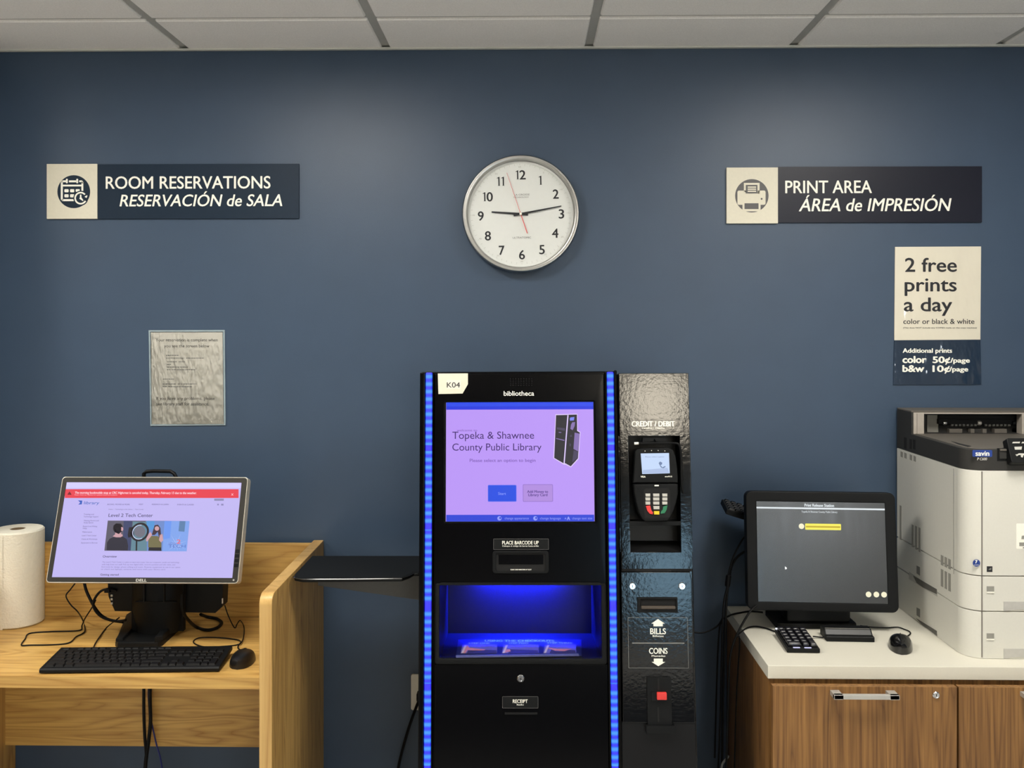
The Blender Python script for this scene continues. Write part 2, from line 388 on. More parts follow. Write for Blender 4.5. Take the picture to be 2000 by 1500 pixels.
for k in range(3): w2.box(2.6+k*.4-.02, 2.6+k*.4+.02, YB, YB+.03, 1.3, 1.85)
w2.box(2.58, 3.42, YB, YB+.03, 1.28, 1.32).box(2.58, 3.42, YB, YB+.03, 1.83, 1.87)
win2 = struct('added_window_2', w2, M['black'], 'small upper window behind the photographer', 'window')
MB().box(2.6, 3.4, YB+.001, YB+.01, 1.3, 1.85).build('added_pane_glow', em((214, 220, 224), 34.0), win2)  # unseen bright pane added to put glare on the touch terminal screen
# ceiling: lay-in tiles with dropped faces between recessed tees
cl = MB(); lines_x = [GX+GS*k for k in range(-8, 8)]; lines_y = [0.0]+[GY-GS*k for k in range(0, 16)]
holes = []
for (lx, ly, sx, sy, pw, spd) in TROFFERS: holes.append((lx-sx/2-0.03, lx+sx/2+0.03, ly-sy/2-0.03, ly+sy/2+0.03))
for xa, xb in zip(lines_x, lines_x[1:]):
    for ya, yb in zip(lines_y, lines_y[1:]):
        cx, cy = (xa+xb)/2, (ya+yb)/2
        if any(h[0] < cx < h[1] and h[2] < cy < h[3] for h in holes): continue
        y1 = ya-(0.012 if ya < 0 else 0.0)
        bev = 0.0035 if cy > -1.2 else 0.0
        cl.box(xa+0.0125, xb-0.0125, yb+0.0125, y1, ZC-0.003, ZC+0.02, bev, seg=1)
struct('ceiling', cl, M['tile'], 'suspended ceiling of grey white lay-in tiles', 'ceiling')
struct('ceiling_slab', MB().box(RL, RR, YB, 0.1, ZC+0.12, ZC+0.2), M['white_wall'], 'slab above the suspended ceiling', 'ceiling')
te = MB()
for x in lines_x: te.box(x-0.0135, x+0.0135, YB, 0, ZC+0.004, ZC+0.03)
for y in lines_y[1:]: te.box(RL, RR, y-0.0135, y+0.0135, ZC+0.0045, ZC+0.03)
struct('trim_2', te, M['tee'], 'grey steel grid between the ceiling tiles', 'ceiling grid')
ta = MB().box(XL, XR, -0.021, 0, ZC-0.006, ZC-0.0045).box(XL, XR, -0.0225, -0.021, ZC-0.0085, ZC-0.0035).box(XL, XR, -0.0015, 0, ZC-0.006, ZC+0.03)
struct('trim_1', ta, M['trimlight'], 'thin pale metal angle where wall meets ceiling', 'trim')
struct('baseboard_back', MB().box(XL, XR, -0.012, 0, 0, 0.1, 0.003), M['black'], 'black vinyl base along the navy wall', 'baseboard')
lampm = em((255, 240, 214), 1.0)
def lamp_lens(k):
    m, nt, b = newmat('lamp_lens'); b.inputs['Emission Color'].default_value = (1.0, 0.9, 0.74, 1); b.inputs['Emission Strength'].default_value = k
    return m
for i, (lx, ly, sx, sy, pw, spd) in enumerate(TROFFERS):
    row = ('nearest the navy wall', 'in the middle row', 'in the row by the windows')[i//4]
    t = thing('ceiling_light', (lx, ly, ZC), 'square ceiling light %s, %s of four' % (row, ('leftmost', 'second from left', 'third from left', 'rightmost')[i % 4]), 'ceiling light', 'recessed ceiling lights')
    MB().ring(rrect(lx-sx/2-0.03, lx+sx/2+0.03, ly-sy/2-0.03, ly+sy/2+0.03, 0.005), rrect(lx-sx/2, lx+sx/2, ly-sy/2, ly+sy/2, 0.004), ZC-0.004, ZC+0.05).build('frame', M['trimlight'], t)
    MB().box(lx-sx/2, lx+sx/2, ly-sy/2, ly+sy/2, ZC+0.03, ZC+0.035).build('lens', lamp_lens(1.2), t)
    area('lamp', (lx, ly, ZC+0.02), sx*0.96, sy*0.96, pw, WARM, spd, parent=None)

def pendant():  # unseen glowing drum added for a warm glare on the payment tower
    c = (1.07, -5.6); t = thing('added_pendant_lamp', (c[0], c[1], 1.9), 'cream drum pendant lamp hanging in the room behind the camera', 'pendant lamp')
    m, nt, b = newmat('added_cream_glow'); b.inputs['Emission Color'].default_value = (1.0, 0.9, 0.72, 1); b.inputs['Emission Strength'].default_value = 17.0
    MB().lathe([(.25, 1.9), (.26, 1.9), (.26, 2.32), (.25, 2.32), (.25, 1.9)], 40, Matrix.Translation((c[0], c[1], 0))).build('lamp_shade', m, t)
    MB().tube([(c[0], c[1], 2.0), (c[0], c[1], ZC)], .006).build('stem', M['black'], t)
    MB().box(c[0]-.25, c[0]+.25, c[1]-.006, c[1]+.006, 2.3, 2.31).build('spider', M['black'], t)
pendant()

# ================================================================ wall signs, notices, clock
def sign(cream, dark, dm, label, texts, icon):
    a0, a1, b0, b1 = WALL.r(*cream); c0, c1, d0, d1 = WALL.r(*dark)
    t = thing('wall_sign', ((a0+c1)/2, 0, b0), label, 'sign', 'room signs on the navy wall')
    MB().box(a0, a1, b0, b1, 0, 0.009, 0.0008).build('icon_panel', M['cream'], t, WALL)
    MB().box(c0, c1, d0, d1, 0, 0.007, 0.0008).build('text_panel', dm, t, WALL)
    for (s, x0, x1, yb, yt, sh) in texts:
        p0, p1, q0, q1 = WALL.r(x0, yt, x1, yb, 0.007)
        MB().text(s, p0, p1, q0, q1, 0.0074, 0.008, sh).build('lettering', M['ivory'], t, WALL, smooth=False)
    icon(t)
def cal_icon(t):
    f = lambda x, y: WALL.p(90+x/13.636, 320+y/13.636, 0.009)
    k = 1/13.636/643
    cx, cy = f(738, 742); MB().prism(circ(cx, cy, 442*k, 48), 0.009, 0.0093).build('icon_disc', M['navysign'], t, WALL)
    g = MB(); n0, n1 = 0.0093, 0.0096
    def bar(x0, y0, x1, y1, r=8):
        (a, b), (c, d) = f(x0, y1), f(x1, y0); g.prism(rrect(a, c, b, d, r*k), n0, n1)
    bar(395, 470, 448, 960); bar(440, 555, 945, 603, 2); bar(425, 940, 745, 995, 12); bar(943, 480, 993, 725, 8)
    bar(425, 438, 545, 490, 12); bar(612, 440, 830, 493, 8); bar(885, 440, 965, 490, 10)
    bar(530, 398, 580, 518, 20); bar(806, 398, 856, 518, 20)
    for (x, y) in ((490, 675), (642, 675), (490, 810), (642, 810)): bar(x, y, x+112, y+84, 22)
    bar(790, 675, 900, 745, 20)
    g.prism([f(395, 500), f(410, 455), f(450, 438), f(455, 488)], n0, n1); g.prism([f(398, 940), f(450, 938), f(470, 995), f(420, 980)], n0, n1)
    g.prism([f(940, 438), f(985, 470), f(993, 520), f(943, 520)], n0, n1)
    # little clock with a turning arrow
    cx, cy = f(925, 915)
    g.prism(circ(cx, cy, 200*k, 40), n1, n1+0.0001, mi=1)
    g.prism(arcband(cx, cy, 128*k, 170*k, 40, 330), n1+0.0001, n1+0.0004)
    g.prism([f(1028, 878), f(1088, 838), f(1106, 850), f(1082, 912), f(1030, 880)], n1+0.0001, n1+0.0004)
    g.prism([f(908, 820), f(942, 820), f(945, 895), f(998, 970), f(985, 992), f(890, 930), f(905, 895)], n1+0.0001, n1+0.0004)
    g.build('emblem', [M['ivory'], M['navysign']], t, WALL, smooth=False)
def prn_icon(t):
    f = lambda x, y: WALL.p(1410+x/12.5, 320+y/12.5, 0.009); k = 1/12.5/650
    cx, cy = f(730, 780); MB().prism(circ(cx, cy, 408*k, 48), 0.009, 0.0093).build('icon_disc', M['greyicon'], t, WALL)
    g = MB(); n0, n1 = 0.0093, 0.0096
    def bar(x0, y0, x1, y1, r=4, mi=0, u=0.0):
        (a, b), (c, d) = f(x0, y1), f(x1, y0); g.prism(rrect(a, c, b, d, r*k), n0+u, n1+u, mi=mi)
    bar(378, 652, 1065, 1002, 40); bar(535, 465, 918, 735, 6); bar(582, 515, 866, 722, 3, 1, 0.0003)
    for y in (553, 604, 655): bar(627, y, 833, y+33, 4, 0, 0.0006)
    bar(500, 930, 942, 1160, 4, 0, 0.0001); bar(550, 963, 892, 1105, 3, 1, 0.0004)
    cx, cy = f(968, 856); g.prism(circ(cx, cy, 24*k, 20), n1, n1+0.0003, mi=1)
    g.build('emblem', [M['cream'], M['greyicon']], t, WALL, smooth=False)
sign((94, 321, 192.5, 428), (192.5, 321, 585, 427.5), M['navysign'], 'dark navy wall sign reading ROOM RESERVATIONS with a calendar icon',
     [('ROOM RESERVATIONS', 207, 528, 368.2, 344.6, 0), ('RESERVACI\u00d3N de SALA', 234, 551, 402.6, 380.2, 0.2)], cal_icon)
sign((1418, 328, 1518, 437), (1518, 326, 1916, 435), M['charcoal'], 'charcoal wall sign reading PRINT AREA with a printer icon',
     [('PRINT AREA', 1534, 1702.5, 377, 353, 0), ('\u00c1REA de IMPRESI\u00d3N', 1560.5, 1858, 412.2, 387.8, 0.2)], prn_icon)

def clock():
    c = WALL.p(1017, 417.5, 0.03)
    f = Fr((c[0], 0, c[1]), (math.cos(0.022), 0, math.sin(0.022)), (-math.sin(0.022), 0, math.cos(0.022)))
    t = thing('wall_clock', (c[0], 0, c[1]), 'round wall clock with steel rim and white face above the kiosk', 'clock')
    MB().lathe([(0, 0.0), (0.165, 0.0), (0.173, 0.012), (0.1768, 0.03), (0.1755, 0.040), (0.1725, 0.0435), (0.168, 0.0440), (0.1635, 0.0425), (0.1612, 0.039), (0.1605, 0.020), (0, 0.02)], 72).build('rim', M['steel'], t, f)
    MB().lathe([(0.1595, 0.0205), (0.1595, 0.0225), (0.153, 0.0225), (0.152, 0.0212), (0, 0.0212)], 72).build('face', M['face'], t, f)
    g = MB(); z = 0.0218
    for i in range(60):
        a = math.pi/2-i*math.pi/30; ln = 0.006 if i % 5 else 0.0035
        d = Vector((math.cos(a), math.sin(a))); s = Vector((-d.y, d.x))*0.00035; q = d*0.1515; w = d*(0.1515-ln)
        g.prism([tuple(q+s), tuple(w+s), tuple(w-s), tuple(q-s)], z, z+0.0001)
    for i in range(1, 13):
        a = math.pi/2-i*math.pi/6; x, y = 0.1425*math.cos(a), 0.1425*math.sin(a); s = '%d' % (i*5)
        w = 0.0019*len(s); g.text(s, x-w, x+w, y-0.0022, y+0.0022, z)
    g.build('minute_track', M['paleink'], t, f, smooth=False)
    num = {12: (760, 342, 108), 1: (977, 402, 40), 2: (1142, 550, 60), 3: (1203, 765, 55), 4: (1135, 975, 66), 5: (992, 1152, 56), 6: (775, 1208, 60),
           7: (555, 1160, 58), 8: (405, 1003, 62), 9: (328, 788, 60), 10: (403, 580, 108), 11: (545, 413, 84)}
    k = 1/5.557/655
    for v, (x, y, w) in num.items():
        cx, cy = f.p(880+x/5.557, 280+y/5.557, 0.0215)
        g = MB(); s = str(v); x0, x1 = cx-w*k/2, cx+w*k/2
        def one(xl):
            q = lambda dx, dy: (xl+dx*k, cy+dy*k)
            g.prism([q(0, 32), q(0, 38), q(22, 50), q(29, 50), q(29, -44), q(36, -48), q(6, -48), q(15, -44), q(15, 34), q(12, 36)], z, z+.0001)
        if s[0] == '1':
            one(x0); r = s[1:]
            if r == '1': one(x1-36*k)
            elif r: g.text(r, x0+44*k, x1, cy-50*k, cy+48*k, z, 0.012)
        else: g.text(s, x0, x1, cy-50*k, cy+48*k, z, 0.012)
        g.build('numeral', M['ink'], t, f, smooth=False)
    for s, x0, x1, yb, yt in (('LA CROSSE', 690, 858, 566, 548), ('TECHNOLOGY', 680, 850, 592, 578), ('ULTRATOMIC', 675, 875, 1033, 1013)):
        p0, p1, q0, q1 = f.r(880+x0/5.557, 280+yt/5.557, 880+x1/5.557, 280+yb/5.557, 0.0215)
        MB().text(s, p0, p1, q0, q1, z).build('lettering', M['greyink'], t, f, smooth=False)
    def hand(name, x, y, base, tip, tail, tw, z0, m):
        e = Vector(f.p(880+x/5.557, 280+y/5.557, z0)); d = e.normalized(); s = Vector((-d.y, d.x))
        p = [d*-tail+s*tw, d*-tail*0.2+s*tw, d*0.012+s*base, e+s*tip, e-s*tip, d*0.012-s*base, d*-tail*0.2-s*tw, d*-tail-s*tw]
        MB().prism([tuple(v) for v in p], z0, z0+0.0006).build(name, m, t, f, smooth=False)
    hand('hour_hand', 445, 745, 0.0032, 0.0022, 0.022, 0.0036, 0.0240, M['ink'])
    hand('minute_hand', 1203, 680, 0.0030, 0.0015, 0.022, 0.0034, 0.0255, M['ink'])
    hand('second_hand', 610, 320, 0.0006, 0.0004, 0.062, 0.0011, 0.0270, M['red'])
    MB().lathe([(0.0038, 0.022), (0.0038, 0.0285), (0.003, 0.0292), (0, 0.0292)], 20).build('hub', M['ivory'], t, f)
clock()

def notice():
    f = lambda x, y: (270+x/6.816, 630+y/6.816)
    c = WALL.p(366, 830); t = thing('paper_notice', (c[0], 0, c[1]), 'white reservation notice in a crinkled clear sleeve above the monitor', 'notice')
    MB().prism(WALL.pp([f(172, 130), f(1125, 128), f(1140, 1350), f(185, 1352)]), 0.0015, 0.002).build('paper', mat('notice_paper', (214, 210, 200), .7, vary=.01), t, WALL, smooth=False)
    L = [('Your reservation is complete when', 235, 1060, 250, 211), ('you see the screen below', 350, 950, 330, 291), ('If you have any problems, please', 245, 1020, 1028, 988), ('see library staff for assistance.', 245, 945, 1102, 1062)]
    g = MB()
    for s, x0, x1, yb, yt in L:
        p = f(x0, yt)+f(x1, yb); g.text(s, *WALL.r(*p), 0.0023, 0.004)
    g.build('lettering', mat('notice_print', (84, 82, 78), 0.7), t, WALL, smooth=False)
    g = MB()
    for (x0, x1, y) in ((375, 545, 437), (375, 620, 473), (640, 880, 473), (385, 520, 522), (540, 625, 522), (385, 440, 558), (385, 550, 593), (562, 665, 593), (385, 430, 628), (445, 770, 628), (330, 395, 753), (405, 480, 753), (330, 510, 818), (530, 780, 818), (330, 385, 853), (400, 720, 853)):
        x = x0
        while x < x1:
            w = random.choice((16, 24, 34)); g.prism(WALL.pp([f(x, y-6), f(min(x+w, x1), y-6), f(min(x+w, x1), y+5), f(x, y+5)]), 0.0021, 0.0022); x += w+5
    g.build('small_print', M['greyink'], t, WALL, smooth=False)
    sl = MB(); rows = []
    for j in range(15):
        v = j/14; row = []
        for i in range(13):
            u = i/12; x = 150+(1152-150)*u+18*v; y = 108+1262*v-3*u
            a, b = WALL.p(*f(x, y)); e = min(u, 1-u, v, 1-v)
            row.append((a, b, 0.0032+0.0025*min(1, e*8)*(0.5+0.5*math.sin(9*u+3*v))))
        rows.append(row)
    sl.grid3(list(reversed(rows))); sl.build('clear_sleeve', M['film'], t, WALL, ang=180)
    g = MB(); o = WALL.pp([f(142, 102), f(1155, 98), f(1168, 1366), f(166, 1376)]); i = WALL.pp([f(166, 124), f(1132, 122), f(1146, 1352), f(182, 1354)])
    g.ring(o, i, 0.001, 0.0035, 0.0008).build('sleeve_edge', mat('clear_sleeve_edge', (150, 166, 172), 0.15, spec=0.9), t, WALL)
notice()

def poster():
    f = lambda x, y: (1720+x/4.84, 460+y/4.84)
    c = WALL.p(1830, 751); t = thing('wall_poster', (c[0], 0, c[1]), 'cream and navy poster reading 2 free prints a day below the PRINT AREA sign', 'poster')
    MB().prism(WALL.pp([f(115, 1412), f(948, 1408), f(938, 984), f(125, 990)]), 0.0012, 0.0035, 0.0004).build('navy_panel', M['papernavy'], t, WALL, smooth=False)
    MB().prism(WALL.pp([f(125, 990), f(938, 984), f(945, 104), f(132, 108)]), 0.0012, 0.0035, 0.0004).build('cream_panel', M['papercream'], t, WALL, smooth=False)
    for s, x0, x1, yb, yt, bo in (('2 free', 228, 712, 342, 215, .012), ('prints', 225, 710, 527, 400, .012), ('a day', 218, 668, 715, 588, .012), ('color or black & white', 210, 880, 835, 788, .006),
                              ('(This does NOT include any COPIES made on the copy machine)', 208, 902, 878, 866, .01)):
        MB().text(s, *WALL.r(*(f(x0, yt)+f(x1, yb))), 0.0039, bo).build('lettering', M['ink'], t, WALL, smooth=False)
    for s, x0, x1, yb, yt, bo in (('Additional prints', 205, 668, 1107, 1067, .025), ('color', 205, 425, 1203, 1140, .035), ('50\u00a2', 488, 648, 1203, 1145, .035), ('/page', 655, 835, 1200, 1158, .03),
                              ('b&w', 205, 403, 1287, 1226, .035), ('10\u00a2', 488, 645, 1287, 1229, .035), ('/page', 645, 820, 1283, 1242, .03)):
        MB().text(s, *WALL.r(*(f(x0, yt)+f(x1, yb))), 0.0039, bo).build('lettering', M['ivory'], t, WALL, smooth=False)
poster()

def outlet():
    a0, a1, b0, b1 = WALL.r(803, 1316, 849, 1386)
    t = thing('wall_outlet', ((a0+a1)/2, 0, b0), 'white wall outlet half hidden behind the kiosk', 'outlet')
    MB().prism(rrect(a0, a1, b0, b1, 0.006), 0, 0.006, 0.002).build('cover_plate', M['outlet'], t, WALL)
    for k in (0, 1):
        cy = b0+(b1-b0)*(0.3+0.4*k); MB().prism(rrect((a0+a1)/2-0.017, (a0+a1)/2+0.017, cy-0.014, cy+0.014, 0.008), 0.006, 0.0075, 0.0006).build('socket', M['outlet'], t, WALL)
outlet()
def cable(name, label, pts, r, m, extra=None, cat='cable', root=None):
    g = MB().tube(pts, r)
    if extra: extra(g)
    o = g.build(name, m, root)
    return tag(o, label, cat) if root is None else o
p0 = at_y(822, 1360, -0.02)
def plug(g): g.box(p0.x-0.012, p0.x+0.016, -0.035, -0.008, p0.z-0.012, p0.z+0.014, 0.004)
cable('power_cord', 'black power cord plugged into the white outlet beside the kiosk', [at_y(822, 1362, -0.03), at_y(815, 1376, -0.035), at_y(803, 1408, -0.035), at_y(790, 1450, -0.035), at_y(778, 1500, -0.035), at_y(772, 1560, -0.04), Vector((at_y(765, 1640, -0.04).x, -0.05, 0.02))], 0.0042, M['rubber'], plug)

# ================================================================ kiosk
KLEAN, KROLL = 4.95, -0.27
KF = lean((0, -0.48, 0.498), KLEAN, KROLL)
def kiosk():
    F = KF; R = lambda *q: F.r(*q)
    t = thing('self_checkout_kiosk', (0, -0.42, 0), 'black self-checkout kiosk with lilac touchscreen and blue light strips', 'kiosk')
    aL, _, _, bT = R(821, 725.5, 1204.5, 760); aR = R(821, 725.5, 1204.5, 760)[1]
    bF = (0-F.o.z)/F.ey.z+0.004
    al, ar, ab, at = R(859, 1143, 1174, 1284)       # alcove opening
    D = 0.235
    b = MB()
    b.box(aL, aR, at, bT, -D+0.06, -0.003, 0.004); b.box(aL, aR, bF, ab, -D, -0.003, 0.004)
    b.box(aL, al-0.004, ab, at, -D, -0.003); b.box(ar+0.004, aR, ab, at, -D, -0.003); b.box(aL, aR, ab-0.01, at+0.01, -D, -D+0.012)
    b.build('body', M['gloss'], t, F)
    # upper front panel, lower door, trim strips either side of the lights
    x = R(848, 730, 1181, 1142)
    up = MB(); s = R(869, 783.5, 1162, 1020.5)
    up.ring(rrect(x[0], x[1], x[2], x[3], 0.004), rrect(s[0], s[1], s[2], s[3], 0.004), -0.003, 0.006, 0.002)
    up.build('front_panel', M['gloss'], t, F)
    x2 = R(850, 1296, 1187, 1330); lo = MB().box(x2[0], x2[1], bF+0.03, x2[3], -0.003, 0.006, 0.002); lo.build('lower_door', M['gloss'], t, F)
    ya, yb2 = bF+0.02, bT-0.002
    for (u0, u1, v0, v1) in ((821, 831, 821, 831), (845, 848, 845, 848), (1181, 1185, 1181, 1185), (1198.5, 1204.5, 1198.5, 1204.5)):
        q0 = F.p(u0, 760)[0]; q1 = F.p(u1, 760)[0]
        MB().box(q0, q1, ya, yb2+(0.004 if u0 > 1195 else 0), -0.004, 0.012, 0.003).build('side_trim', M['gloss'], t, F)
    for u0, u1 in ((832, 844.6), (1185.4, 1198)):
        q0 = F.p(u0, 760)[0]; q1 = F.p(u1, 760)[0]
        MB().prism(rrect(q0, q1, ya+0.01, yb2, 0.003), -0.004, 0.008, 0.003).build('light_strip', M['led'], t, F, label='glowing blue light strip')
    # number tag
    tg = MB().prism(F.pp([(855, 729.6), (914, 729.2), (914, 750.4), (903.6, 768.8), (856.3, 769.7)], 0.006), 0.006, 0.0075, 0.0006).build('number_tag', M['cream'], t, F, label='cream cut-corner tag reading K04')
    MB().prism(rrect(*F.r(872.5, 742, 900.4, 760, 0.0075), 0.002), 0.0075, 0.0079).build('sticker', M['paper'], tg, F)
    MB().text('K04', *F.r(872.8, 746.8, 898.3, 756.8, 0.008), 0.0083, 0.004).build('lettering', M['ink'], tg, F, smooth=False)
    g = MB()
    for i in range(9):
        for j in range(4):
            a, c = F.p(997+i*5.2, 740+j*4.2, 0.006); g.prism(circ(a, c, 0.0011, 8), 0.006, 0.0062)
    g.build('speaker_grille', M['hole'], t, F, smooth=False)
    MB().text('bibliotheca', *F.r(984, 763.8, 1043, 772.8, 0.006), 0.0065, 0.008).build('lettering', M['ivory'], t, F, smooth=False)
    # touchscreen
    n = 0.001
    sc = MB().box(s[0], s[1], s[2], s[3], -0.006, n-0.0005).build('screen', em((186, 150, 246)), t, F, label='lilac touchscreen showing a welcome page')
    MB().ring(rrect(s[0], s[1], s[2], s[3], 0.002), rrect(*F.r(871, 785.5, 1160, 1018.5, n), 0.001), -0.002, 0.0035, 0.001).build('screen_bezel', M['softblack'], t, F)
    q = lambda x, y: (800+x/3.448, 700+y/3.448)
    def rc(x0, y0, x1, y1): return F.r(*(q(x0, y0)+q(x1, y1)), n)
    g = MB()
    g.prism(rrect(*rc(247, 293, 1240, 322), 0.0003), n-.0002, n, mi=0); g.prism(rrect(*rc(247, 322, 1240, 344), 0.0003), n-.0002, n, mi=1)
    g.build('header_bar', [em((34, 70, 232)), em((22, 50, 224))], sc, F, smooth=False)
    MB().prism(rrect(*rc(247, 1053, 1243, 1102), 0.0003), n-.0002, n).build('menu_bar', em((42, 66, 214)), sc, F, smooth=False)
    g = MB()
    for s_, x0, x1, yb_, yt, bo in (('Topeka & Shawnee', 288, 838, 541, 493, 0), ('County Public Library', 288, 888, 620, 573, 0)): g.text(s_, *rc(x0, yt, x1, yb_), n+.0003, bo, mi=0)
    g.text('welcome to', *rc(318, 477, 455, 491), n+.0003, 0, mi=1); g.text('Please select an option to begin', *rc(405, 676, 848, 697), n+.0003, 0.004, mi=1)
    for s_, x0, x1 in (('change appearance', 640, 803), ('change language', 878, 1018), ('change text size', 1095, 1230)): g.text(s_, *rc(x0, 1069, x1, 1084), n+.0003, 0, mi=2)
    for cx in (605, 847):
        a, c = F.p(*q(cx, 1077), n); g.prism(circ(a, c, 0.0055, 20), n, n+.0003, mi=2); g.prism(circ(a+.002, c+.001, 0.0026, 12), n+.0003, n+.0005, mi=4)
    g.text('A', *rc(1060, 1066, 1080, 1088), n+.0003, 0.03, mi=2); g.text('A', *rc(1044, 1072, 1055, 1083), n+.0003, 0.02, mi=2)
    g.build('lettering', [em((62, 32, 108)), em((120, 84, 178)), em((150, 160, 246)), em((42, 66, 214)), em((42, 66, 214))], sc, F, smooth=False)
    def button(x0, y0, x1, y1, ca, cb, lines, ct):
        g = MB(); o = rc(x0, y0, x1, y1); g.prism(rrect(*o, 0.0025), n-.0002, n+.0001, mi=1)
        g.prism(rrect(o[0]+.0012, o[1]-.0012, o[2]+.0012, o[3]-.0012, 0.002), n, n+.0003, mi=0)
        for s_, u0, u1, yb_, yt in lines: g.text(s_, *rc(u0, yt, u1, yb_), n+.0006, 0.02, mi=2)
        g.build('button', [em(ca), em(cb), em(ct)], sc, F, smooth=False)
    button(527, 852, 720, 965, (32, 76, 226), (90, 110, 236), [('Start', 597, 649, 919, 901)], (120, 140, 245))
    button(763, 848, 965, 965, (176, 140, 222), (140, 108, 196), [('Add Money to', 792, 932, 905, 888), ('Library Card', 800, 928, 927, 910)], (96, 66, 150))
    g = MB(); h = lambda x, y: F.p(1080+x/12.5, 800+y/12.5, n)
    def pl(pts, mi, d): g.prism([h(*p) for p in pts], n+d, n+d+.0001, mi=mi)
    pl([(60, 115), (600, 105), (605, 505), (672, 545), (628, 1205), (440, 1410), (310, 1345), (268, 1345), (10, 1190)], 0, 0)
    pl([(75, 135), (345, 130), (255, 1310), (30, 1180)], 1, .0002); pl([(390, 125), (585, 120), (590, 520), (655, 560), (610, 1190), (435, 1385), (300, 1310)], 1, .0002)
    pl([(345, 130), (390, 125), (300, 1310), (255, 1310)], 2, .0003); pl([(352, 135), (380, 132), (286, 1312), (258, 1318)], 0, .0004)
    pl([(530, 560), (652, 590), (615, 1020), (500, 960)], 3, .0004); pl([(505, 990), (612, 1030), (600, 1180), (470, 1290)], 4, .0004)
    pl([(410, 215), (430, 190), (525, 180), (510, 265), (415, 270)], 5, .0004); pl([(470, 310), (540, 305), (530, 400), (480, 505), (425, 470), (440, 370)], 3, .0004)
    pl([(95, 432), (295, 455), (290, 520), (95, 480)], 4, .0004); pl([(140, 545), (205, 550), (200, 570), (140, 565)], 3, .0005); pl([(75, 695), (280, 740), (280, 765), (75, 712)], 3, .0005)
    pl([(410, 640), (450, 610), (470, 660), (420, 665)], 4, .0004); pl([(405, 820), (440, 840), (430, 900), (405, 890)], 4, .0004)
    g.build('picture', [em((226, 206, 255)), em((34, 32, 40)), em((20, 10, 70)), em((134, 112, 176)), em((70, 62, 90)), em((120, 132, 240))], sc, F, smooth=False)
    # barcode label and scanner slot
    n2 = 0.006
    def label(x0, y0, x1, y1, rows, nn, fr=F, lab=None, r=.002, root=t, pm=None):
        o = fr.r(x0, y0, x1, y1, nn); w = .0009
        g = MB(); g.prism(rrect(*o, r), nn, nn+.0005); g.ring(rrect(*o, r), rrect(o[0]+w, o[1]-w, o[2]+w, o[3]-w, r*.6), nn+.0005, nn+.0007, mi=1)
        L = g.build('label_plate', [pm or M['black'], M['greyicon']], root, fr)
        if lab: L['label'] = lab
        g = MB()
        for s_, u0, u1, yb_, yt, bo in rows: g.text(s_, *fr.r(u0, yt, u1, yb_, nn), nn+.0009, bo)
        g.build('lettering', M['ivory'], L, fr, smooth=False)
    label(963.6, 1052, 1071.7, 1073.6, [('PLACE BARCODE UP', 981, 1052, 1063.2, 1056.4, .012), ('Coloque el c\u00f3digo de barras hacia arriba', 981, 1052, 1067.6, 1064.9, .01)], n2, lab='label plate reading PLACE BARCODE UP')
    o = F.r(962, 1075.5, 1071.7, 1119.5, n2); i = F.r(968.5, 1080.5, 1065, 1116, n2)
    MB().ring(rrect(*o, .008), rrect(*i, .006), n2-.001, n2+.004, .0015).build('scanner_surround', M['softblack'], t, F)
    sl = MB().prism(rrect(*i, .006), n2-.0005, n2+.0006).build('scanner_window', M['hole'], t, F)
    MB().box(i[0]+.007, i[1]-.005, i[2]+.018, i[3]-.004, n2+.0006, n2+.0016, .0004).build('scanner_glass', M['gloss'], sl, F)
    MB().text('SCAN CARD BARCODE AT SLOT', *F.r(997, 1111.2, 1038, 1113.6, n2), n2+.001, .02).build('lettering', M['ivory'], sl, F, smooth=False)
    # lit item bay
    bd = 0.19
    g = MB(); w = .003
    A0, A1 = F.r(875, 1160, 1155, 1236.8, -bd)[:2]; B0 = F.p(1015, 1236.8, -bd)[1]
    B1 = at+0.02
    fl = [(al, ab, 0), (ar, ab, 0), (A1, B0, -bd), (A0, B0, -bd)]
    g.poly3(fl); g.poly3([(A0, B0, -bd), (A1, B0, -bd), (A1, B1, -bd), (A0, B1, -bd)]); g.poly3([(al, ab, 0), (A0, B0, -bd), (A0, B1, -bd), (al, B1, 0)])
    g.poly3([(ar, ab, 0), (ar, B1, 0), (A1, B1, -bd), (A1, B0, -bd)]); g.poly3([(al, B1, 0), (A0, B1, -bd), (A1, B1, -bd), (ar, B1, 0)])
    bay = g.build('item_bay', mat('satin_black_bay', (9, 9, 14), 0.4, spec=0.3), t, F, smooth=False)
    o = F.r(850, 1150, 1184, 1296); i2 = (al, ar, ab, at)
    MB().ring(rrect(o[0], o[1], o[2], at+.006, .006), rrect(al, ar, ab, at+.005, .006), -.003, .010, .004).build('bay_rim', M['softblack'], t, F)
    MB().box(A0+.02, A1-.02, B1-.008, B1-.003, -bd+.006, -bd+.02).build('bay_lamp', em((20, 30, 255), 2.0), bay, F)
    c = F.w((A0+A1)/2, B1-.012, -bd+.018)
    area('bay_light', c, A1*0.55-A0*0.55, .012, 170.0, (0.01, 0.02, 1.0), 170, rot=(math.radians(-KLEAN), 0, 0))
    c = F.w((al+ar)/2, B1-.012, -.05)
    area('bay_light', c, .2, .02, 60.0, (0.02, 0.03, 1.0), 150, rot=(math.radians(-8), 0, 0))
    # instruction sheet lying on the bay floor
    p0_, p1_, p2_ = F.w(al, ab, 0), F.w(ar, ab, 0), F.w(A0, B0, -bd)
    FB = Fr(p0_, p1_-p0_, p2_-p0_); q3 = lambda x, y: (840+x/5.714, 1130+y/5.714)
    g = MB(); z = .004
    g.prism(FB.pp([q3(288, 875), q3(1690, 860), q3(1690, 680), q3(315, 680)], .002), .0005, .002)
    sh = g.build('instruction_plate', mat('blue_black_card', (24, 30, 60), 0.3), t, FB, smooth=False)
